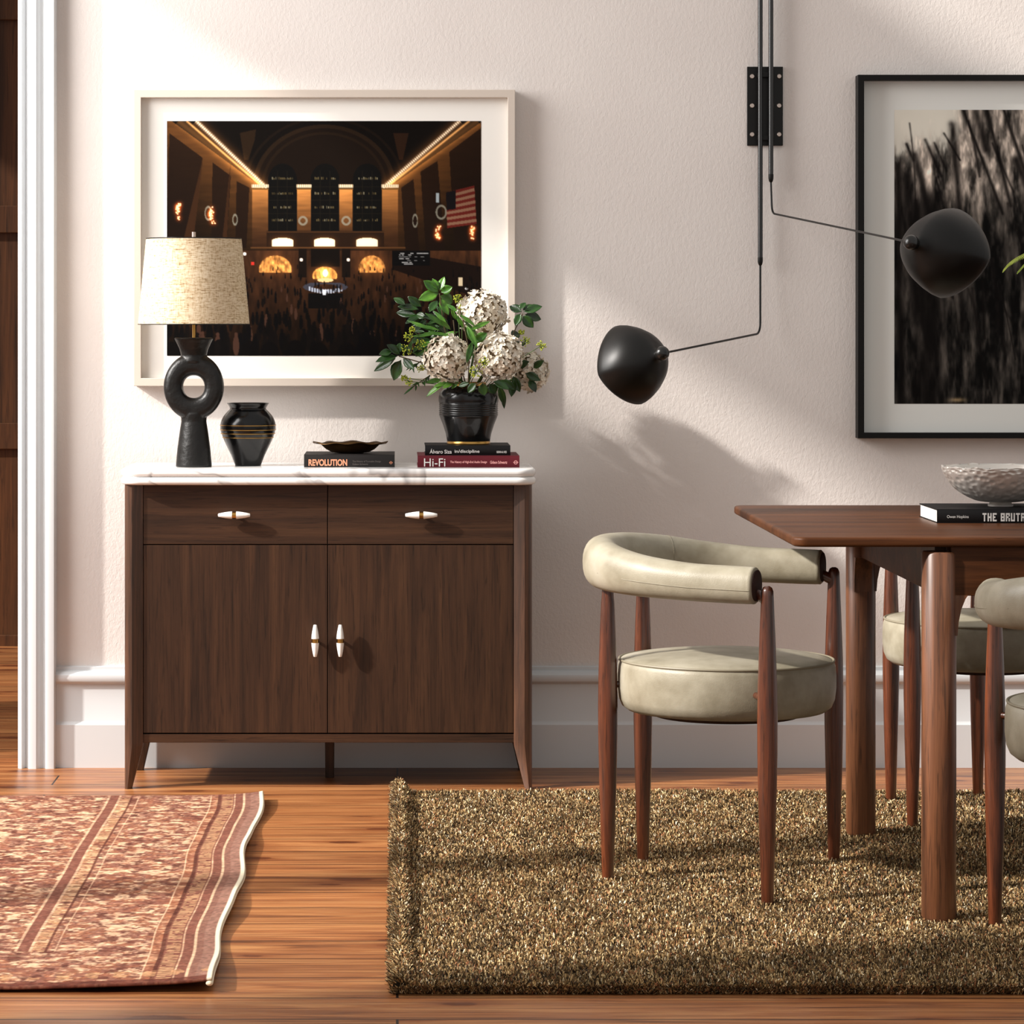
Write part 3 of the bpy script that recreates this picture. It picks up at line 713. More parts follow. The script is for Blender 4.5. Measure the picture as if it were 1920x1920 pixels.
def logo(bk, px, py, r, D, mat):
    c_ = W(px, py, D); m = MB(); rr = r*D/F; y_ = D-CAMD-.0012
    n = 32; o_ = [(c_.x+rr*cos(2*pi*i/n), y_, c_.z+rr*sin(2*pi*i/n)) for i in range(n)]; i_ = [(c_.x+rr*.72*cos(2*pi*i/n), y_, c_.z+rr*.72*sin(2*pi*i/n)) for i in range(n)]
    m.add(o_+i_, [(i, (i+1) % n, n+(i+1) % n, n+i) for i in range(n)])
    m.add([(c_.x-rr*1.3, y_, c_.z-rr*.14), (c_.x+rr*1.3, y_, c_.z-rr*.14), (c_.x+rr*1.3, y_, c_.z+rr*.14), (c_.x-rr*1.3, y_, c_.z+rr*.14)], [(0,1,2,3)])
    obj('emblem', m, mat, bk)

D1 = 7.775; sB = F/D1; h1 = 23.5/sB
b1 = book('black book with copper spine lettering lying under the bronze dish', (570-745)/sB, (740-745)/sB, D1-CAMD, .215, ZT, ZT+h1, M_cover2)
spine(b1, 'REVOLUTION', 578.5, 651, 861, 873.5, D1, M_tcopper, .035)
spine(b1, 'The History of Turntable Design', 661, 714, 863.5, 867.5, D1, M_tgrey); spine(b1, 'Gideon Schwartz', 661, 690, 868.5, 872, D1, M_tgrey)
logo(b1, 733, 867.5, 2.6, D1, M_tcopper)
D2 = 7.765; sB = F/D2; z2 = ZT+22/sB
b2 = book('dark red book at the bottom of the pair under the flower vase', (783-745)/sB, (974-745)/sB, D2-CAMD, .235, ZT, z2, M_red)
spine(b2, 'Hi-Fi', 795, 835, 859.5, 874.5, D2, M_twhite, .0)
spine(b2, 'The History of High-End Audio Design', 844, 913, 864, 869.5, D2, M_tpink, .02); spine(b2, 'Gideon Schwartz', 919, 951, 864, 869.5, D2, M_tpink, .02)
logo(b2, 967, 867, 3.6, D2, M_tpink)
D3 = 7.785; sB = F/D3; z3 = z2+18.5/sB
b3 = book('black book with white spine lettering directly under the flower vase', (797-745)/sB, (957-745)/sB, D3-CAMD, .205, z2, z3, M_cover)
spine(b3, '\u00c1lvaro Siza', 805.5, 847, 841.5, 850.5, D3, M_twhite, .015); spine(b3, 'in/discipline', 852.5, 899, 843, 850.8, D3, M_twhite, .015); spine(b3, 'SERRALVES', 931, 950, 845.5, 849.5, D3, M_twhite, .02)

# bronze dish with a wavy rim
yc = D1-CAMD+.095; sD = F/(yc+CAMD); dx_ = (657-745)/sD; zb1 = ZT+h1
dish = MB(); nseg = 120; R = []
def rimwave(a_): return sin(a_*9+.6)*.75+.35*sin(a_*4+1.1)
prof = [(.0, 0, 0), (.030, .0005, 0), (.048, .003, .0), (.062, .0105, .0), (.071, .0185, .15), (.0755, .0230, .5), (.084, .0245, .9), (.095, .0262, 1.0)]
for r_, z_, k_ in prof+[(r_-.001, z_+.0018, k_) for r_, z_, k_ in prof[::-1]]:
    R.append([(dx_+max(r_, .0005)*(1+.03*k_*sin(a_*7))*cos(a_), yc+.72*max(r_, .0005)*(1+.03*k_*sin(a_*7))*sin(a_), zb1+z_+k_*.0026*rimwave(a_)) for a_ in (2*pi*j/nseg for j in range(nseg))])
dish.rings(R)
tag(obj('dish', dish, M_bronze, None, smooth='full', origin=(dx_, yc, zb1)), 'small dark bronze dish with a wavy rim on the copper-lettered book', 'dish')

# flower vase
yv = D3-CAMD+.095; sF = F/(yv+CAMD); fx = (878.5-745)/sF; zz = lambda py: CAMH-(py-615)/sF
fv = thing('flower_vase', 'large ribbed black vase with a brass foot holding the flowers', 'vase', (fx, yv, z3))
zq = z3
pf = [(.0001, zq+.0078), (.0545, zq+.0078), (.0555, zq+.012), (.0585, zz(812)), (.0655, zz(796)), (.0715, zz(785)), (.0735, zz(781))]
for py in (779, 775.5, 771, 767, 763, 759.5): pf += [(.0742, zz(py)), (.0758, zz(py-1.2)), (.0744, zz(py-2.6))]
pf += [(.0762, zz(752)), (.0762, zz(744)), (.0740, zz(737)), (.067, zz(731)), (.056, zz(727)), (.047, zz(725)), (.044, zz(722)), (.041, zz(722)), (.044, zz(728)), (.066, zz(742)), (.066, zz(780)), (.048, zz(826)), (.0001, zz(827))]
obj('body', MB().lathe(pf, (fx, yv, 0), 72), M_blackc, fv, smooth=True, angle=60)
obj('foot', MB().lathe([(.0001, zq), (.0535, zq), (.0552, zq+.002), (.0552, zq+.0068), (.0545, zq+.0078), (.0001, zq+.0078)], (fx, yv, 0), 64), M_brass, fv, smooth=True, label='brass foot ring')
obj('rim', MB().lathe([(.041, zz(724)), (.0452, zz(724)), (.0452, zz(717.5)), (.0435, zz(716.5)), (.041, zz(717.5))], (fx, yv, 0), 64, closed=True), M_brass, fv, smooth=True, label='brass rim')
mouth = Vector((fx, yv, zz(722)))

# hydrangeas
def petal(mb, o_, n, t, size, r):
    """one rounded petal from centre o_, outward along tangent t, on normal n"""
    s_ = n.cross(t).normalized(); L = size; wd = size*.62
    cup = r.uniform(-.15, .35)
    pts = [(0, 0, 0), (.32, .55, .06), (.72, .62, .12+cup*.4), (1.0, .26, .10+cup*.8), (1.03, -.22, .06+cup*.8), (.72, -.62, .10+cup*.4), (.32, -.55, .04), (.6, 0, -.02)]
    vs = [o_+t*(a*L)+s_*(b*wd)+n*(c_*L+r.uniform(-.04, .04)*L) for a, b, c_ in pts]
    mb.add(vs, [(7, i, i+1) for i in range(0, 6)]+[(7, 6, 0)])
def hydrangea(label, px, py, D, rad_px, rz=1.0, n=150, seed=1):
    r = random.Random(seed); c_ = W(px, py, D); rad = rad_px*D/F
    th = thing('hydrangea', label, 'flower', (c_.x, c_.y, c_.z-rad), 'hydrangea heads in the vase')
    m = MB(); gr = (1+5**.5)/2
    for i in range(n):
        z = 1-2*(i+.5)/n; ph = 2*pi*i/gr+r.uniform(-.12, .12); q = math.sqrt(max(0, 1-z*z))
        nn = Vector((q*cos(ph), q*sin(ph), z)).normalized(); k = r.uniform(.86, 1.02)
        o_ = c_+Vector((nn.x*rad*k, nn.y*rad*k, nn.z*rad*rz*k)); nn = (nn+Vector((r.uniform(-.35, .35), r.uniform(-.35, .35), r.uniform(-.35, .35)))).normalized()
        t = nn.orthogonal().normalized(); t = Matrix.Rotation(r.uniform(0, pi), 3, nn) @ t; sz = r.uniform(.0095, .0132)
        for j in range(4): petal(m, o_, nn, Matrix.Rotation(j*pi/2+r.uniform(-.1, .1), 3, nn) @ t, sz, r)
    po = obj('petals', m, M_petal, th, smooth=False)
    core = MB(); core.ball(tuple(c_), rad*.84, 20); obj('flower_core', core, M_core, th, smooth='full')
    e = mouth+Vector((r.uniform(-.02, .02), r.uniform(-.02, .02), -.05)); mid = (c_+e)/2+Vector((0, 0, .01))
    obj('stem', MB().tube([e, mid, c_], .0028, 8), M_stem, th, smooth=True)
    return th
DF = yv+CAMD
hydrangea('cream hydrangea head highest in the bouquet', 905, 588, DF+.02, 47, .95, 170, 3)
hydrangea('cream hydrangea head at the lower left of the bouquet', 838, 672, DF-.06, 44, 1.0, 160, 4)
hydrangea('cream hydrangea head at the lower middle of the bouquet, right of the vase centre', 936, 668, DF-.06, 45, 1.0, 165, 5)
hydrangea('shaded cream hydrangea head furthest right and lowest in the bouquet', 992, 698, DF+.05, 36, 1.0, 115, 6)

def leaf(mb, base, tip, nrm, wd, curl=.12):
    base, tip = Vector(base), Vector(tip); ax = tip-base; L = ax.length; ax.normalize(); nrm = (nrm-ax*nrm.dot(ax)).normalized(); s_ = ax.cross(nrm)
    prof = [(0, .04), (.08, .22), (.22, .72), (.42, 1.0), (.62, .92), (.8, .62), (.92, .28), (1.0, .02)]
    vs = []; fs = []
    for t, k in prof:
        mid = base+ax*(L*t)-nrm*(curl*L*t*t)
        vs += [mid+s_*(wd*k)+nrm*(wd*.28*k), mid+s_*(wd*k*.5)+nrm*(wd*.06*k), mid-nrm*(wd*.06), mid-s_*(wd*k*.5)+nrm*(wd*.06*k), mid-s_*(wd*k)+nrm*(wd*.28*k)]
    for i in range(len(prof)-1):
        for j in range(4): a = i*5+j; fs.append((a, a+1, a+6, a+5))
    mb.add(vs, fs)
def branch(label, leaves, stem_px, mat, seed, name='leafy_branch', cat='foliage', D0=0):
    """leaves: (base px, base py, tip px, tip py, half width px, dD base, dD tip)"""
    r = random.Random(seed); sp = [W(x, y, DF+D0+d) for x, y, d in stem_px]
    th = thing(name, label, cat, tuple(sp[-1]), 'greenery in the vase')
    e = mouth+Vector((r.uniform(-.02, .02), r.uniform(-.015, .015), -.04))
    obj('stem', MB().tube([e]+sp, [.0022]+[.0015]*len(sp), 7), M_twig, th, smooth=True)
    for lf in leaves:
        bx, by, tx, ty, hw = lf[:5]; d0, d1 = (lf[5], lf[6]) if len(lf) > 5 else (0, r.uniform(-.03, .02))
        m = MB(); leaf(m, W(bx, by, DF+D0+d0), W(tx, ty, DF+D0+d1), Vector((r.uniform(-.6, .3), -1, r.uniform(.2, .9))), hw*DF/F, r.uniform(.05, .2))
        o = obj('leaf', m, mat, th, smooth='full'); sl = o.modifiers.new('t', 'SOLIDIFY'); sl.thickness = .0005
    return th
branch('glossy green leafy sprig rising highest above the flowers', [(822, 548, 795, 526, 10), (822, 550, 786, 560, 11), (825, 545, 832, 518, 8), (827, 548, 848, 538, 9), (826, 555, 850, 568, 12), (824, 560, 842, 590, 9), (822, 545, 812, 522, 7)],
       [(850, 680, 0), (832, 610, 0), (824, 550, -.01)], M_leafb, 31, D0=-.03)
branch('dark green leafy twig reaching furthest left and low over the mat', [(750, 665, 728, 645, 9), (745, 668, 705, 675, 9), (742, 672, 700, 696, 8), (752, 675, 735, 713, 13), (748, 662, 750, 642, 7), (768, 664, 772, 640, 8), (756, 672, 776, 692, 8), (735, 660, 712, 662, 8)],
       [(840, 705, 0), (790, 680, -.01), (748, 668, -.02)], M_leafd, 32, D0=-.04)
branch('green leafy sprig on the right side of the highest flower', [(978, 585, 955, 572, 9), (980, 582, 1005, 570, 8), (982, 585, 1016, 573, 9), (984, 590, 1016, 598, 10), (980, 592, 1000, 614, 10), (976, 588, 966, 610, 8), (975, 580, 985, 566, 6)],
       [(920, 680, 0), (960, 630, 0), (980, 588, 0)], M_leafd, 33, D0=-.01)
branch('dark leafy branch behind the flowers on the upper left', [(785, 580, 745, 572, 9), (780, 590, 742, 585, 9), (790, 575, 765, 556, 8), (795, 590, 772, 612, 8), (800, 600, 775, 620, 7), (805, 585, 820, 562, 8), (788, 592, 760, 604, 7), (810, 600, 830, 590, 8), (760, 572, 738, 556, 7)],
       [(850, 690, 0), (815, 630, 0), (788, 585, .02)], M_leafd, 34, D0=.03)
branch('bright narrow-leaved branch filling the gap left of the flowers', [(820, 625, 764, 596, 4), (825, 620, 780, 606, 4), (832, 612, 800, 586, 5), (812, 628, 772, 630, 4), (838, 606, 812, 582, 4), (845, 618, 825, 600, 4), (850, 630, 795, 622, 4), (855, 600, 845, 575, 4), (860, 622, 822, 632, 5), (870, 615, 855, 590, 4), (820, 640, 775, 650, 5), (815, 650, 778, 668, 5)],
       [(868, 700, 0), (855, 650, 0), (850, 600, 0)], M_leafb, 35, D0=-.05)
branch('bright slender leaves between the three pale flowers', [(868, 600, 900, 628, 4), (875, 610, 895, 650, 6), (862, 590, 892, 610, 4), (858, 585, 838, 568, 4), (880, 620, 920, 600, 5), (872, 612, 884, 640, 5), (885, 640, 876, 680, 6), (890, 640, 912, 625, 9)],
       [(878, 715, 0), (880, 660, 0), (868, 600, 0)], M_leafb, 36, D0=-.10)
branch('dark leaves drooping over the vase mouth at the front', [(892, 718, 877, 736, 8), (905, 718, 908, 742, 10), (918, 720, 930, 738, 10), (935, 722, 948, 762, 7), (880, 718, 858, 724, 5), (925, 715, 955, 728, 9), (940, 712, 966, 730, 8)],
       [(890, 722, 0), (905, 716, -.01)], M_leafd, 37, D0=-.10)
branch('bright drooping leaves left of the vase mouth', [(835, 718, 797, 742, 6), (845, 716, 812, 724, 5), (850, 718, 830, 726, 5), (860, 716, 846, 728, 5), (828, 712, 800, 716, 5)],
       [(862, 720, 0), (840, 716, -.01)], M_leafb, 38, D0=-.08)
branch('dark leaves below the furthest right flower', [(965, 712, 958, 742, 9), (985, 700, 1012, 712, 8), (992, 712, 1005, 735, 8), (972, 690, 990, 676, 9), (962, 705, 975, 735, 8), (1000, 690, 1018, 676, 7), (945, 735, 944, 764, 5), (950, 655, 985, 640, 9), (958, 630, 975, 625, 10)],
       [(930, 715, 0), (965, 700, -.01)], M_leafd, 39, D0=.0)
def narrow(label, x, y, tx, ty, seed, n=12, D0=0):
    r = random.Random(seed); L = []
    for i in range(n):
        t = i/n; bx, by = x+(tx-x)*t, y+(ty-y)*t; L.append((bx, by, bx+r.uniform(-18, 8), by+r.uniform(2, 16), 1.6))
    branch(label, L, [(860, 718, 0), (x, y, 0), (tx, ty, 0)], M_leafd, seed, D0=D0)
narrow('thin dark needle-leaved twig under the lower left flower', 812, 700, 770, 728, 41, D0=-.02)
narrow('thin dark needle-leaved twig behind the left drooping leaves', 800, 672, 768, 690, 42, D0=.02)

def dense(label, x0_, x1_, y0_, y1_, n, seed, mat, D0):
    r = random.Random(seed); L = []
    for i in range(n):
        x, y = r.uniform(x0_, x1_), r.uniform(y0_, y1_); a_ = r.uniform(pi*.75, pi*1.35); ln = r.uniform(18, 34); L.append((x, y, x+ln*cos(a_), y+ln*sin(a_)*.8, r.uniform(4, 8)))
    branch(label, L, [(862, 716, 0), ((x0_+x1_)/2+20, (y0_+y1_)/2+20, 0), ((x0_+x1_)/2, y0_+10, 0)], mat, seed, D0=D0)
dense('dense dark leafy branch between the left twig and the flowers', 790, 850, 590, 650, 20, 43, M_leafd, .0)
dense('dense dark leafy branch behind the lower left flower', 788, 830, 640, 700, 14, 44, M_leafd, .03)
def berries(label, pts, seed, D0=0):
    r = random.Random(seed); c0 = W(pts[0][0], pts[0][1], DF+D0); th = thing('bud_sprig', label, 'flower', tuple(c0), 'yellow-green bud sprigs in the vase')
    st = MB(); bd = MB(); e = mouth+Vector((r.uniform(-.02, .02), 0, -.03))
    for (px, py, rad) in pts:
        c_ = W(px, py, DF+D0); st.tube([e, (e+c_)/2+Vector((0, 0, .012)), c_], .0011, 6)
        for i in range(34):
            v = Vector((r.gauss(0, 1), r.gauss(0, 1), r.gauss(0, 1))).normalized()*rad*DF/F*r.uniform(.45, 1.0); q = c_+v
            st.tube([c_, q], .0004, 4); bd.ball(tuple(q), r.uniform(.0013, .0021), 6)
    obj('stem', st, M_stem, th, smooth=True); b = obj('buds', bd, M_berry, th, smooth='full'); b['kind'] = 'stuff'
berries('yellow-green bud sprig in front of the lower middle flower', [(892, 696, 13), (908, 680, 11)], 51, -.13)
berries('yellow-green bud sprig left of the lower left flower', [(762, 655, 13), (788, 646, 11), (766, 630, 11), (772, 618, 7)], 52, -.05)
berries('yellow-green bud sprig hanging lowest on the left', [(765, 715, 11), (758, 708, 8)], 53, -.03)
berries('yellow-green bud sprig highest on the right edge', [(1015, 648, 10), (985, 640, 10), (978, 622, 6)], 54, .0)
berries('yellow-green bud sprig just left of the highest flower', [(858, 560, 9), (866, 575, 6)], 55, .0)
berries('yellow-green bud sprig under the lower left flower', [(790, 690, 9)], 56, -.02)

# ------------------------------------------------------------------ rugs
def persian():
    X1_, X0_ = -.325, -2.0; Y0, Y1 = -2.765, -.585
    nx, ny = 640, 700; xs = np.linspace(X0_, X1_, nx)**1; ys_ = np.linspace(Y0, Y1, ny)
    # denser towards the visible right part
    X, Y = np.meshgrid(xs, ys_); e = X1_-X; f = Y-Y0; bk = Y1-Y
    edge = .006*np.sin(Y*6.5+.5)+.0022*np.sin(Y*15+1)
    Xw = X+edge*np.exp(-e/.25)
    n1 = npnoise(ny, nx, 13, 16, 61, 3); n2 = npnoise(ny, nx, 3.6, 5, 62, 2); n3 = npnoise(ny, nx, 60, 60, 63, 3); n4 = npnoise(ny, nx, 16, 22, 64, 2)
    base = np.zeros((ny, nx, 3)); base[:] = (160, 112, 94)
    cream = np.array((244, 206, 168.)); dk = np.array((92, 50, 40.)); mid = np.array((132, 82, 68.)); rust = np.array((172, 104, 70.))
    def mixm(m_, c_): base[:] = base*(1-np.clip(m_, 0, 1)[..., None])+c_*np.clip(m_, 0, 1)[..., None]
    mixm((n3-.4)*2, mid)
    # motif field: small repeating palmettes
    cell = .105; ph = (np.floor(Y/cell) % 2)*.5
    cx_ = (X/cell+ph) % 1-.5; cy_ = (Y/cell) % 1-.5; rr = np.hypot(cx_, cy_); th_ = np.arctan2(cy_, cx_)
    flower = np.exp(-((rr-.23-.07*np.cos(6*th_))/.05)**2)+np.exp(-(rr/.08)**2)
    vine = np.exp(-((np.sin(X*95+3*np.sin(Y*38))+np.sin(Y*88+3*np.cos(X*41)))/.35)**2)
    mixm(flower*(n2 > .42)*.8, cream); mixm(vine*.55*(n2 > .5), rust); n5 = npnoise(ny, nx, 6, 9, 68, 3); n6 = npnoise(ny, nx, 6, 8, 69, 3); mixm(np.clip((n6-.5)*5, 0, .45), rust); mixm(np.clip((n5-.57)*16, 0, .85)*(.5+.7*n2), cream); mixm(np.clip((n2-.66)*12, 0, .6), cream); mixm(np.clip((.38-n6)*12, 0, .7), dk); mixm(np.clip((.36-n5)*14, 0, .5), mid); mixm(np.clip(np.abs(n5-.5)*-40+1, 0, .5), dk)
    ins = np.minimum(np.minimum(e, f), bk)
    def stripe(a, b, fn):
        m_ = ((e > a) & (e < b) & (f > (b if b < .2 else .32)*.0+.0)).astype(float); fn(m_)
    def band(a, b, c_, k=1.0, lo=0, hi=99): mixm(((e > a) & (e < b) & (f > lo) & (bk > 0)).astype(float)*k, c_)
    band(.0, .052, np.array((140, 98, 84.)), .9); band(.0, .03, np.array((176, 140, 124.)), .3)
    band(.044, .0475, cream, .8); band(.0475, .066, mid, .85); band(.066, .069, cream, .6)
    lad = ((np.sin(Y*2*pi/.016) > -.1) & (n2 > .35)).astype(float)
    mixm(((e > .069) & (e < .100))*.9, mid); mixm(((e > .071) & (e < .098))*lad*.9, np.array((214, 168, 124.)))
    band(.100, .109, dk, .8); band(.109, .124, rust, .35); band(.124, .1275, cream, .75)
    lo2 = .30
    mk = (f > lo2).astype(float)
    for a, b, c_, k in ((.300, .303, cream, .6), (.315, .322, dk, .7), (.345, .349, cream, .6), (.349, .372, mid, .85), (.372, .3755, cream, .6)): mixm(((e > a) & (e < b))*mk*k, c_)
    mixm(((e > .322) & (e < .345))*mk*lad*.85, np.array((214, 168, 124.)))
    mixm(((f > .26) & (f < .264) & (e > .30))*.7, cream)
    lad2 = ((np.sin(X*2*pi/.05) > .2)).astype(float); mixm(((f > .05) & (f < .10))*lad2*(n2 > .45)*.7, np.array((206, 156, 112.))); mixm((f < .03)*.8, dk*1.15); mixm((bk < .04)*.5*(n2 > .4), mid)
    base *= (.86+.28*npnoise(ny, nx, 2, 2, 66, 1))[..., None]
    sel = e < .010; mixm(sel.astype(float), np.array((246, 234, 206.)))
    Z = .007+.0*X
    Z += .006*np.exp(-e/.06)*(1+np.sin(Y*9+1))+.004*np.sin(X*9+2)*np.sin(Y*3.1)*np.exp(-f/.5)+.010*np.exp(-f/.05)*np.clip(np.sin((X+.1)*5.2), 0, 1)
    Z += .0012*np.sin(X*4)*np.sin(Y*5); Z = np.maximum(Z, .0055)
    P = np.stack([Xw, Y, Z], -1); return P, base
P, im = persian()
pt = thing('persian_rug', 'faded rust and pink patterned rug with a cream side edge at the lower left', 'rug', (-1.1, -1.6, 0))
o = grid_obj('rug_body', P, im, m_attr('worn_wool_pile', .95, .1, (700, .9, .003)), pt, thick=.005)
hem = MB(); ys_ = np.linspace(-2.765, -.585, 160)
eo = lambda y_: .006*sin(y_*6.5+.5)+.0022*sin(y_*15+1)
R = []
for y_ in ys_:
    xc = -.325+eo(y_); zc = max(.007+.006*(1+sin(y_*9+1)), .0055); R.append([(xc-.005+.0065*cos(2*pi*j/10), y_, zc-.002+.0045*sin(2*pi*j/10)) for j in range(10)])
hem.rings(R); obj('bound_edge', hem, plain('cream_rug_binding', srgb(244,232,204), .95, 0, (300, .6, .003)), pt, smooth='full', label='cream bound edge')

# green-brown shag rug
gr = thing('shag_rug', 'thick speckled olive brown pile rug under the dining table', 'rug', (1.1, -1.65, 0))
GX0, GX1, GY0, GY1 = -.008, 2.35, -2.775, -.515
def gz(x, y): 
    e = x-GX0
    z = .010+.0015*np.sin(x*6+y*3)+.0012*np.sin(y*11)
    return z+.026*np.exp(-((e-.012)/.020)**2)*(1+.12*np.sin(y*21))*(.55+.45*np.clip((y-GY0)/.9, 0, 1))
nx, ny = 240, 200
u = np.linspace(0, 1, nx); xs = GX0+(GX1-GX0)*u**1.8; ysg = np.linspace(GY0, GY1, ny); X, Y = np.meshgrid(xs, ysg); Z = gz(X, Y)
Z = np.where((X <= GX0+1e-6) | (Y <= GY0+1e-6) | (Y >= GY1-1e-6), .002, Z)
imb = np.zeros((ny, nx, 3)); imb[:] = (44, 36, 24)
M_pile = m_attr('olive_tweed_pile', .85, .25)
grid_obj('rug_backing', np.stack([X, Y, Z], -1), imb, M_pile, gr)
def blades(n, x0, x1, y0_, y1_, seed):
    r = np.random.default_rng(seed); x = r.uniform(x0, x1, n); y = r.uniform(y0_, y1_, n); z = gz(x, y)-.002
    # flat yarn tufts leaning in all directions
    if seed == 5: z = r.uniform(.0, .011, n)
    e = x-GX0; out = np.where(e < .012, -1.0, 0.0); front = np.where(y-GY0 < .02, -1.0, 0)+np.where(GY1-y < .012, 1.0, 0)
    lean = r.normal(0, .55, (n, 2)); lean[:, 0] += out*1.6; lean[:, 1] += front*1.0
    h = r.uniform(.005, .0135, n); d = np.stack([lean[:, 0], lean[:, 1], np.ones(n)], 1); d /= np.linalg.norm(d, axis=1)[:, None]
    ang = r.uniform(0, pi, n); sdir = np.stack([np.cos(ang), np.sin(ang), r.uniform(-.3, .3, n)], 1); wd = r.uniform(.0008, .0017, n)[:, None]
    b = np.stack([x, y, z], 1); tip = b+d*h[:, None]
    co = np.stack([b-sdir*wd, b+sdir*wd, tip+sdir*wd*.8, tip-sdir*wd*.8], 1)
    bandy = .5+.5*np.sin(x*30+np.sin(y*9)*2); pal = np.array([(74, 58, 38), (110, 88, 58), (150, 120, 80), (194, 162, 112), (230, 204, 154), (166, 112, 76), (46, 36, 26), (250, 234, 200)])
    pr_ = np.array([.17, .20, .17, .13, .10, .07, .12, .04]); idx = r.choice(len(pal), n, p=pr_/pr_.sum()); c_ = lin(pal[idx].astype(float))*(.85+.3*bandy[:, None])
    return co, c_
cs = []; cc = []
for n, a in ((330000, (GX0, 1.25, GY0, GY1, 1)), (80000, (1.25, 1.75, GY0, GY1, 2)), (30000, (1.75, GX1, GY0, GY1, 3)), (16000, (GX0-.004, GX0+.03, GY0, GY1, 4)), (26000, (GX0, 2.3, GY0-.002, GY0+.004, 5))):
    a_, b_ = blades(n, *a); cs.append(a_); cc.append(b_)
co = np.concatenate(cs); cl = np.concatenate(cc); n = len(co); me = bpy.data.meshes.new('pile')
me.vertices.add(n*4); me.vertices.foreach_set('co', (co-np.array(gr.location)).reshape(-1).astype(np.float32))
me.loops.add(n*4); me.loops.foreach_set('vertex_index', np.arange(n*4, dtype=np.int32)); me.polygons.add(n); me.polygons.foreach_set('loop_start', np.arange(n, dtype=np.int32)*4)
me.update(calc_edges=True)
at = me.color_attributes.new('Col', 'FLOAT_COLOR', 'POINT'); at.data.foreach_set('color', np.concatenate([np.repeat(cl, 4, 0), np.ones((n*4, 1))], 1).reshape(-1).astype(np.float32))
me.materials.append(M_pile); o = bpy.data.objects.new('pile', me); COL.objects.link(o); o.parent = gr; o['kind'] = 'stuff'

# ------------------------------------------------------------------ dining table
RZ = .013                                              # chairs and table sink slightly in the pile
tb = thing('dining_table', 'walnut dining table with thick rounded legs standing on the olive rug', 'table', (1.75, -1.665, RZ))
TX0, TX1, TY0, TY1 = .758, 2.75, 5.912-CAMD, 6.988-CAMD
m = MB(); slab(m, TX0, TX1, TY0, TY1, .731, .75, .028, .006, k=6); obj('tabletop', m, M_table, tb, smooth=True, angle=50)
LW = .0655
for lx0 in (1.0085, TX1-.25-LW):
    for ly0 in (TY0+.004, TY1-.004-LW):
        m = MB(); r0 = .029
        m.rings([rrect(lx0+.003, lx0+LW-.003, ly0+.003, ly0+LW-.003, r0-.003, RZ, 10), rrect(lx0, lx0+LW, ly0, ly0+LW, r0, RZ+.006, 10), rrect(lx0, lx0+LW, ly0, ly0+LW, r0, .716, 10), rrect(lx0+.003, lx0+LW-.003, ly0+.003, ly0+LW-.003, r0-.003, .7205, 10)])
        # curved brackets into the aprons
        sx = 1 if lx0 < 1.5 else -1; sy = 1 if ly0 < -1.6 else -1
        ex = lx0+LW if sx > 0 else lx0; ey = ly0+LW if sy > 0 else ly0; cy0 = ly0+LW/2; cx0 = lx0+LW/2
        arc = [(0, .56), (.002, .585), (.007, .61), (.015, .630), (.020, .6375), (-.012, .6375), (-.012, .56)]
        m.rings([[(ex+sx*a_, y_, z_) for a_, z_ in arc] for y_ in (cy0-.019, cy0+.019)]); m.rings([[(x_, ey+sy*a_, z_) for a_, z_ in arc] for x_ in (cx0-.019, cx0+.019)])
        obj('leg', m, M_tleg, tb, smooth=True, angle=40)
LXa, LXb = 1.0085+LW/2, TX1-.25-LW/2; LYa, LYb = TY0+.004+LW/2, TY1-.004-LW/2
for a in ((LXa+.02, LXb-.02, LYa-.019, LYa+.006), (LXa+.02, LXb-.02, LYb-.006, LYb+.019), (LXa-.004, LXa+.019, LYa+.02, LYb-.02), (LXb-.019, LXb+.004, LYa+.02, LYb-.02)):
    obj('apron', MB().box(*a, .6365, .7312), M_table, tb, bevel=.0015)

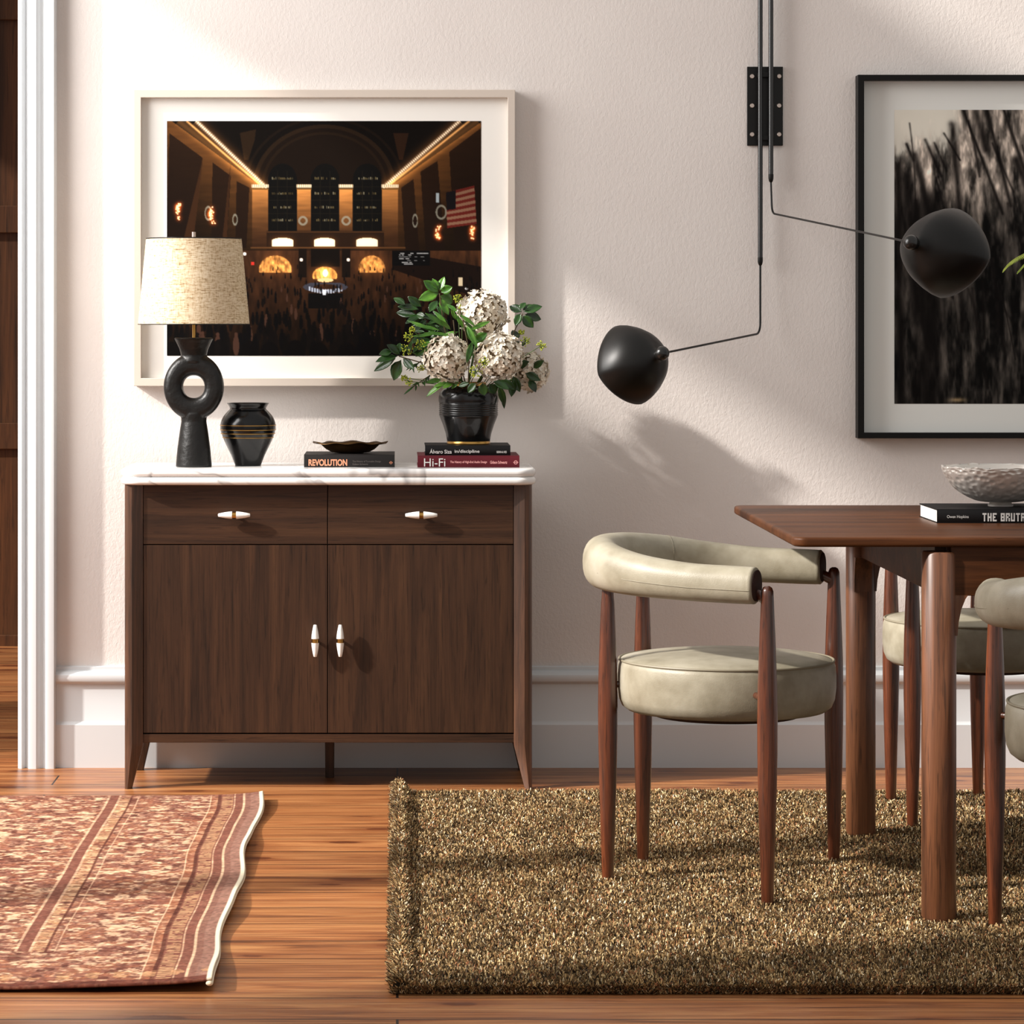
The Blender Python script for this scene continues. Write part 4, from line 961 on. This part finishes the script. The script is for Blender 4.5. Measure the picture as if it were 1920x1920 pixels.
# ------------------------------------------------------------------ chairs (local x is forward)
def make_chair(label):
    t = thing('dining_chair', label, 'chair', (0, 0, 0), 'matching round leather dining chairs')
    # back pad: one padded horseshoe; section height and thickness change along it
    half = [(-.222, 0, .652, .053, .041), (-.208, .085, .651, .052, .040), (-.158, .168, .646, .048, .038), (-.075, .222, .637, .042, .0365), (.03, .246, .630, .038, .0355), (.120, .254, .628, .0375, .0355), (.168, .257, .6275, .037, .035)]
    ctrl = [(x, -y, z, h, w_) for x, y, z, h, w_ in half[::-1]]+half[1:]
    sp = spline(ctrl, 7); n = len(sp); R = []
    for i, p in enumerate(sp):
        a = sp[max(0, i-1)]; b = sp[min(n-1, i+1)]; tx, ty = b[0]-a[0], b[1]-a[1]; L = math.hypot(tx, ty); nx_, ny_ = ty/L, -tx/L
        ring = []; wr = 1-.012*(1 if i in (1, n-2) else 0)
        for j in range(28):
            an = 2*pi*j/28; c_, s_ = cos(an), sin(an); c_ = abs(c_)**.85*(1 if c_ > 0 else -1); s_ = abs(s_)**.85*(1 if s_ > 0 else -1)
            ring.append((p[0]+nx_*c_*p[4]*wr, p[1]+ny_*c_*p[4]*wr, p[2]+s_*p[3]*wr))
        R.append(ring)
    # rounded-in end rings
    def endring(R0, k, push):
        c_ = np.mean(R0, 0); d = push; return [tuple(c_+(np.array(q)-c_)*k+d) for q in R0]
    d1 = np.array(sp[-1][:3])-np.array(sp[-2][:3]); d1 /= np.linalg.norm(d1); d0 = np.array(sp[0][:3])-np.array(sp[1][:3]); d0 /= np.linalg.norm(d0)
    R = [endring(R[0], .90, d0*.004)]+R+[endring(R[-1], .90, d1*.004)]
    bk = obj('back_pad', MB().rings(R), M_leather, t, smooth=True, angle=60)
    for rr, d in ((R[0], d0), (R[-1], d1)):
        obj('arm_end', MB().rings([endring(rr, .93, d*-.001), endring(rr, .93, d*.002), endring(rr, .80, d*.0035)]), M_dark, bk, smooth=True, label='dark wooden arm end')
    pts = spline(half[2:], 6)
    for s_ in (-1, 1):                                   # stitched seam along the outside of each arm
        path = []
        for i, p in enumerate(pts):
            a = pts[max(0, i-1)]; b = pts[min(len(pts)-1, i+1)]; tx, ty = b[0]-a[0], b[1]-a[1]; L = math.hypot(tx, ty)
            nx_, ny_ = -ty/L, tx/L; path.append((p[0]+nx_*p[4]*.999, (p[1]+ny_*p[4]*.999)*s_, p[2]-.008))
        obj('arm_seam', MB().tube(path, .0007, 5), M_piping, bk)
    p = spline(half, 7)[15]; q = spline(half, 7)[16]; tx, ty = q[0]-p[0], q[1]-p[1]; L = math.hypot(tx, ty); nx_, ny_ = -ty/L, tx/L; path = []
    for j in range(29):
        an = 2*pi*j/28; c_, s2 = cos(an), sin(an); c_ = abs(c_)**.85*(1 if c_ > 0 else -1); s2 = abs(s2)**.85*(1 if s2 > 0 else -1); path.append((p[0]+nx_*c_*p[4]*1.004, p[1]+ny_*c_*p[4]*1.004, p[2]+s2*p[3]*1.004))
    obj('back_seam', MB().tube(path, .0008, 5), M_piping, bk)
    # round seat
    prof = [(.0001, .345), (.185, .345), (.205, .348), (.217, .357), (.2235, .372), (.2262, .395), (.2262, .42), (.2245, .440), (.2215, .4495), (.216, .4535), (.19, .459), (.14, .465), (.07, .469), (.0001, .470)]
    m = MB(); R = []
    for r_, z_ in prof:
        R.append([(.035+r_*cos(a_), r_*sin(a_), z_) for a_ in (2*pi*j/72 for j in range(72))])
    m.rings(R); se = obj('seat', m, M_leather, t, smooth='full')
    obj('piping', MB().tube([(.035+.2215*cos(a_), .2215*sin(a_), .4515) for a_ in (2*pi*j/72 for j in range(73))], .0027, 8, caps=False), M_piping, se, smooth=True)
    fr_ = MB(); fr_.lathe([(.0001, .335), (.15, .335), (.16, .346), (.0001, .346)], (.035, 0, 0), 48)
    obj('seat_frame', fr_, M_dark, t, smooth=True)
    def leg(x, y, zt_, front):
        pr_ = [(.0001, 0), (.0112, 0), (.0122, .004), (.0145, .08), (.0180, .20), (.0200, .30), (.0203, .36), (.0192, .43), (.0165, .51), (.0140, .57), (.0125, zt_-.02)]
        pr_ += [(.0118, zt_-.010), (.009, zt_-.003), (.004, zt_), (.0001, zt_)] if front else [(.0122, zt_), (.0001, zt_)]
        m = MB().lathe(pr_, (x, y, 0), 28); d = Vector((.035-x, -y, 0)).normalized()
        m.tube([Vector((x, y, .402)), Vector((.035, 0, .402))-d*.21], .007, 10)      # dowel into the seat
        if front: m.tube([(x, y, .600), (x-.012, y*.985, .606), (x-.024, y*.975, .612)], [.0115, .0115, .010], 12)
        obj('leg', m, M_leg, t, smooth=True, angle=60)
    leg(.196, .262, .628, True); leg(.196, -.262, .628, True); leg(-.184, .118, .605, False); leg(-.184, -.118, .605, False)
    return t
def copy_tree(o, parent=None):
    c_ = o.copy(); COL.objects.link(c_); c_.parent = parent
    for ch in list(o.children): copy_tree(ch, c_)
    return c_
ch = make_chair('round leather dining chair standing alone left of the table, at its head')
spots = [((.650, 6.430-CAMD), -22.4, None), ((1.362, 7.33-CAMD), -71.5, 'round leather dining chair behind the table, between it and the back wall'), ((1.331, 5.625-CAMD), 73, 'round leather dining chair in front of the table, cut by the right picture edge')]
for i, ((x, y), a, lab) in enumerate(spots):
    o = ch if i == 0 else copy_tree(ch)
    if lab: o['label'] = lab
    if i == 2:
        for c_ in o.children_recursive:
            if c_.name.startswith('back_seam'): bpy.data.objects.remove(c_, do_unlink=True); break
    o.location = (x, y, RZ-.001); o.rotation_euler = (0, 0, radians(a))

# ------------------------------------------------------------------ on the dining table
DT = 6.339; xb0 = 1.1062; zT = .75
b4 = book('thick black book with white block letters lying on the dining table', xb0, xb0+.33, DT-CAMD, .215, zT, zT+.0285, M_cover)
spine(b4, 'Owen Hopkins', 1775.5, 1816, 966, 973, DT, M_twhite)
# block letters drawn as blocky strokes
def blockword(bk, word, px0, pyb, hpx, wpx, gap, D, mat):
    G = {'T': ['###', '.#.', '.#.', '.#.', '.#.'], 'H': ['#.#', '#.#', '###', '#.#', '#.#'], 'E': ['###', '#..', '##.', '#..', '###'], 'B': ['###', '#.#', '###', '#.#', '###'], 'R': ['###', '#.#', '##.', '#.#', '#.#'],
         'U': ['#.#', '#.#', '#.#', '#.#', '###'], 'A': ['###', '#.#', '###', '#.#', '#.#'], 'L': ['#..', '#..', '#..', '#..', '###'], 'I': ['.#.', '.#.', '.#.', '.#.', '.#.'], 'S': ['###', '#..', '###', '..#', '###'], ' ': ['...']*5}
    m = MB(); x = px0; y_ = D-CAMD-.0009
    for chh in word:
        for r_, row in enumerate(G[chh]):
            for c_, v in enumerate(row):
                if v == '#':
                    a = W(x+c_*wpx/3, pyb-hpx+(r_+1)*hpx/5, D); b = W(x+(c_+1)*wpx/3+.05, pyb-hpx+r_*hpx/5-.05, D)
                    m.add([(a.x, y_, a.z), (b.x, y_, a.z), (b.x, y_, b.z), (a.x, y_, b.z)], [(0,1,2,3)])
        x += wpx+gap if chh != ' ' else wpx*.5+gap
    obj('spine_lettering', m, mat, bk)
blockword(b4, 'THE BRUTALISTS', 1842, 977.5, 15.5, 7.6, 1.9, DT, M_twhite)
# hammered bowl
DB = 6.455; sB = F/DB; bx = (1876-745)/sB; yB = DB-CAMD; z0 = zT+.0285
bowl = thing('bowl', 'hammered silvery white footed bowl on the thick black book', 'bowl', (bx, yB, z0))
ft = MB(); ft.lathe([(.0001, z0), (.026, z0), (.0265, z0+.003), (.022, z0+.008), (.0001, z0+.008)], (bx, yB, 0), 40); 
def m_hammer():
    t = NT('hammered_silver'); t.base(srgb(232,226,218)); t.set(rough=.33, metal=.45); t.bump(t.noise(t.coords(), 300, 2), .1, .001); return t.m
M_ham = m_hammer()
outp = [(.022, .008), (.050, .012), (.076, .024), (.097, .040), (.111, .058), (.119, .074), (.121, .083)]
sp = [np.array(q) for q in spline([(a, b) for a, b in outp], 9)]
cells = []
for j in range(460):
    u_ = (j*.618034) % 1; cells.append((u_*2*pi, (j+.5)/460))
ca = np.array([c_[0] for c_ in cells])+rng.normal(0, .09, 460); cv = np.clip(np.array([c_[1] for c_ in cells])+rng.normal(0, .035, 460), .001, 1); R = []
NS = 260
for i, q in enumerate(sp):
    v = i/(len(sp)-1); r_ = q[0]; ring = []
    al = np.arange(NS)*2*pi/NS; da = np.abs((al[:, None]-ca[None]+pi) % (2*pi)-pi)*max(r_, .03)/.121*7.2/1.0; dv = (v-cv[None]**.8)*9.5*.9
    d = np.sqrt(da**2*1.0+dv**2); dm = d.min(1); dent = np.clip(1-(dm/.42)**2, 0, 1)*.0022
    k = r_+.0015-dent
    z_ = q[1]+(.0022*(np.sin(al*11)+np.sin(al*17+1))*.5 if i > len(sp)-3 else 0)
    R.append([(bx+k[j]*cos(al[j]), yB+k[j]*sin(al[j]), z0+(z_[j] if hasattr(z_, '__len__') else z_)) for j in range(NS)])
inner = [[(bx+(max(p_[0]-bx, -9))*f_, yB+(p_[1]-yB)*f_, p_[2]+dz_) for p_ in ring] for ring, f_, dz_ in [(R[-1], .972, 0)]]
for q in sp[::-1][2::4]: inner.append([(bx+(q[0]-.0035)*cos(a_), yB+(q[0]-.0035)*sin(a_), z0+q[1]+.002) for a_ in np.arange(NS)*2*pi/NS])
m = MB(); m.rings(R+inner); obj('bowl_body', m, M_ham, bowl, smooth='full'); obj('foot', ft, M_ham, bowl, smooth=True)

# fern whose frond tips reach into the picture from the right
fc = Vector((1.52, -1.66, .75)); fp = thing('potted_fern', 'lime green fern reaching in from the right picture edge', 'plant', tuple(fc))
obj('pot', MB().lathe([(.0001, .75), (.055, .75), (.075, .80), (.085, .88), (.078, .93), (.066, .95), (.06, .95), (.07, .92), (.0001, .90)], (fc.x, fc.y, 0), 40), M_blackc, fp, smooth='full')
def frond(path_px, seed):
    r = random.Random(seed); pts = [Vector((fc.x, fc.y, .93))]+[W(x, y, D) for x, y, D in path_px]
    sp_ = [Vector(q) for q in spline([tuple(p_) for p_ in pts], 12)]; m = MB(); m.tube(sp_, [.0016*(1-.6*i/len(sp_)) for i in range(len(sp_))], 6)
    n_ = len(sp_)
    for i in range(n_//3, n_):
        t = (sp_[min(i+1, n_-1)]-sp_[i-1]).normalized(); L = .020*(1-(i-n_/3)/(n_*.72))+.004
        for s_ in (-1, 1):
            side = (Vector((0, s_, 0))+t*.9+Vector((0, 0, -.55-r.random()*.3))).normalized(); leaf(m, sp_[i], sp_[i]+side*L, Vector((-.2, -.6, 1)), .0008, .15)
    obj('frond', m, M_fern, fp, smooth='full')
DFn = 6.45
frond([(2050, 480, DFn+.02), (1960, 462, DFn), (1915, 479, DFn-.01), (1893, 493, DFn-.015), (1881, 507, DFn-.02)], 1)
frond([(2040, 500, DFn+.05), (1975, 478, DFn), (1935, 484, DFn-.02), (1908, 510, DFn-.03)], 2)
frond([(2060, 420, DFn+.05), (2010, 380, DFn+.06), (1975, 400, DFn+.06)], 3)
frond([(2200, 440, DFn), (2290, 420, DFn), (2350, 470, DFn)], 4)
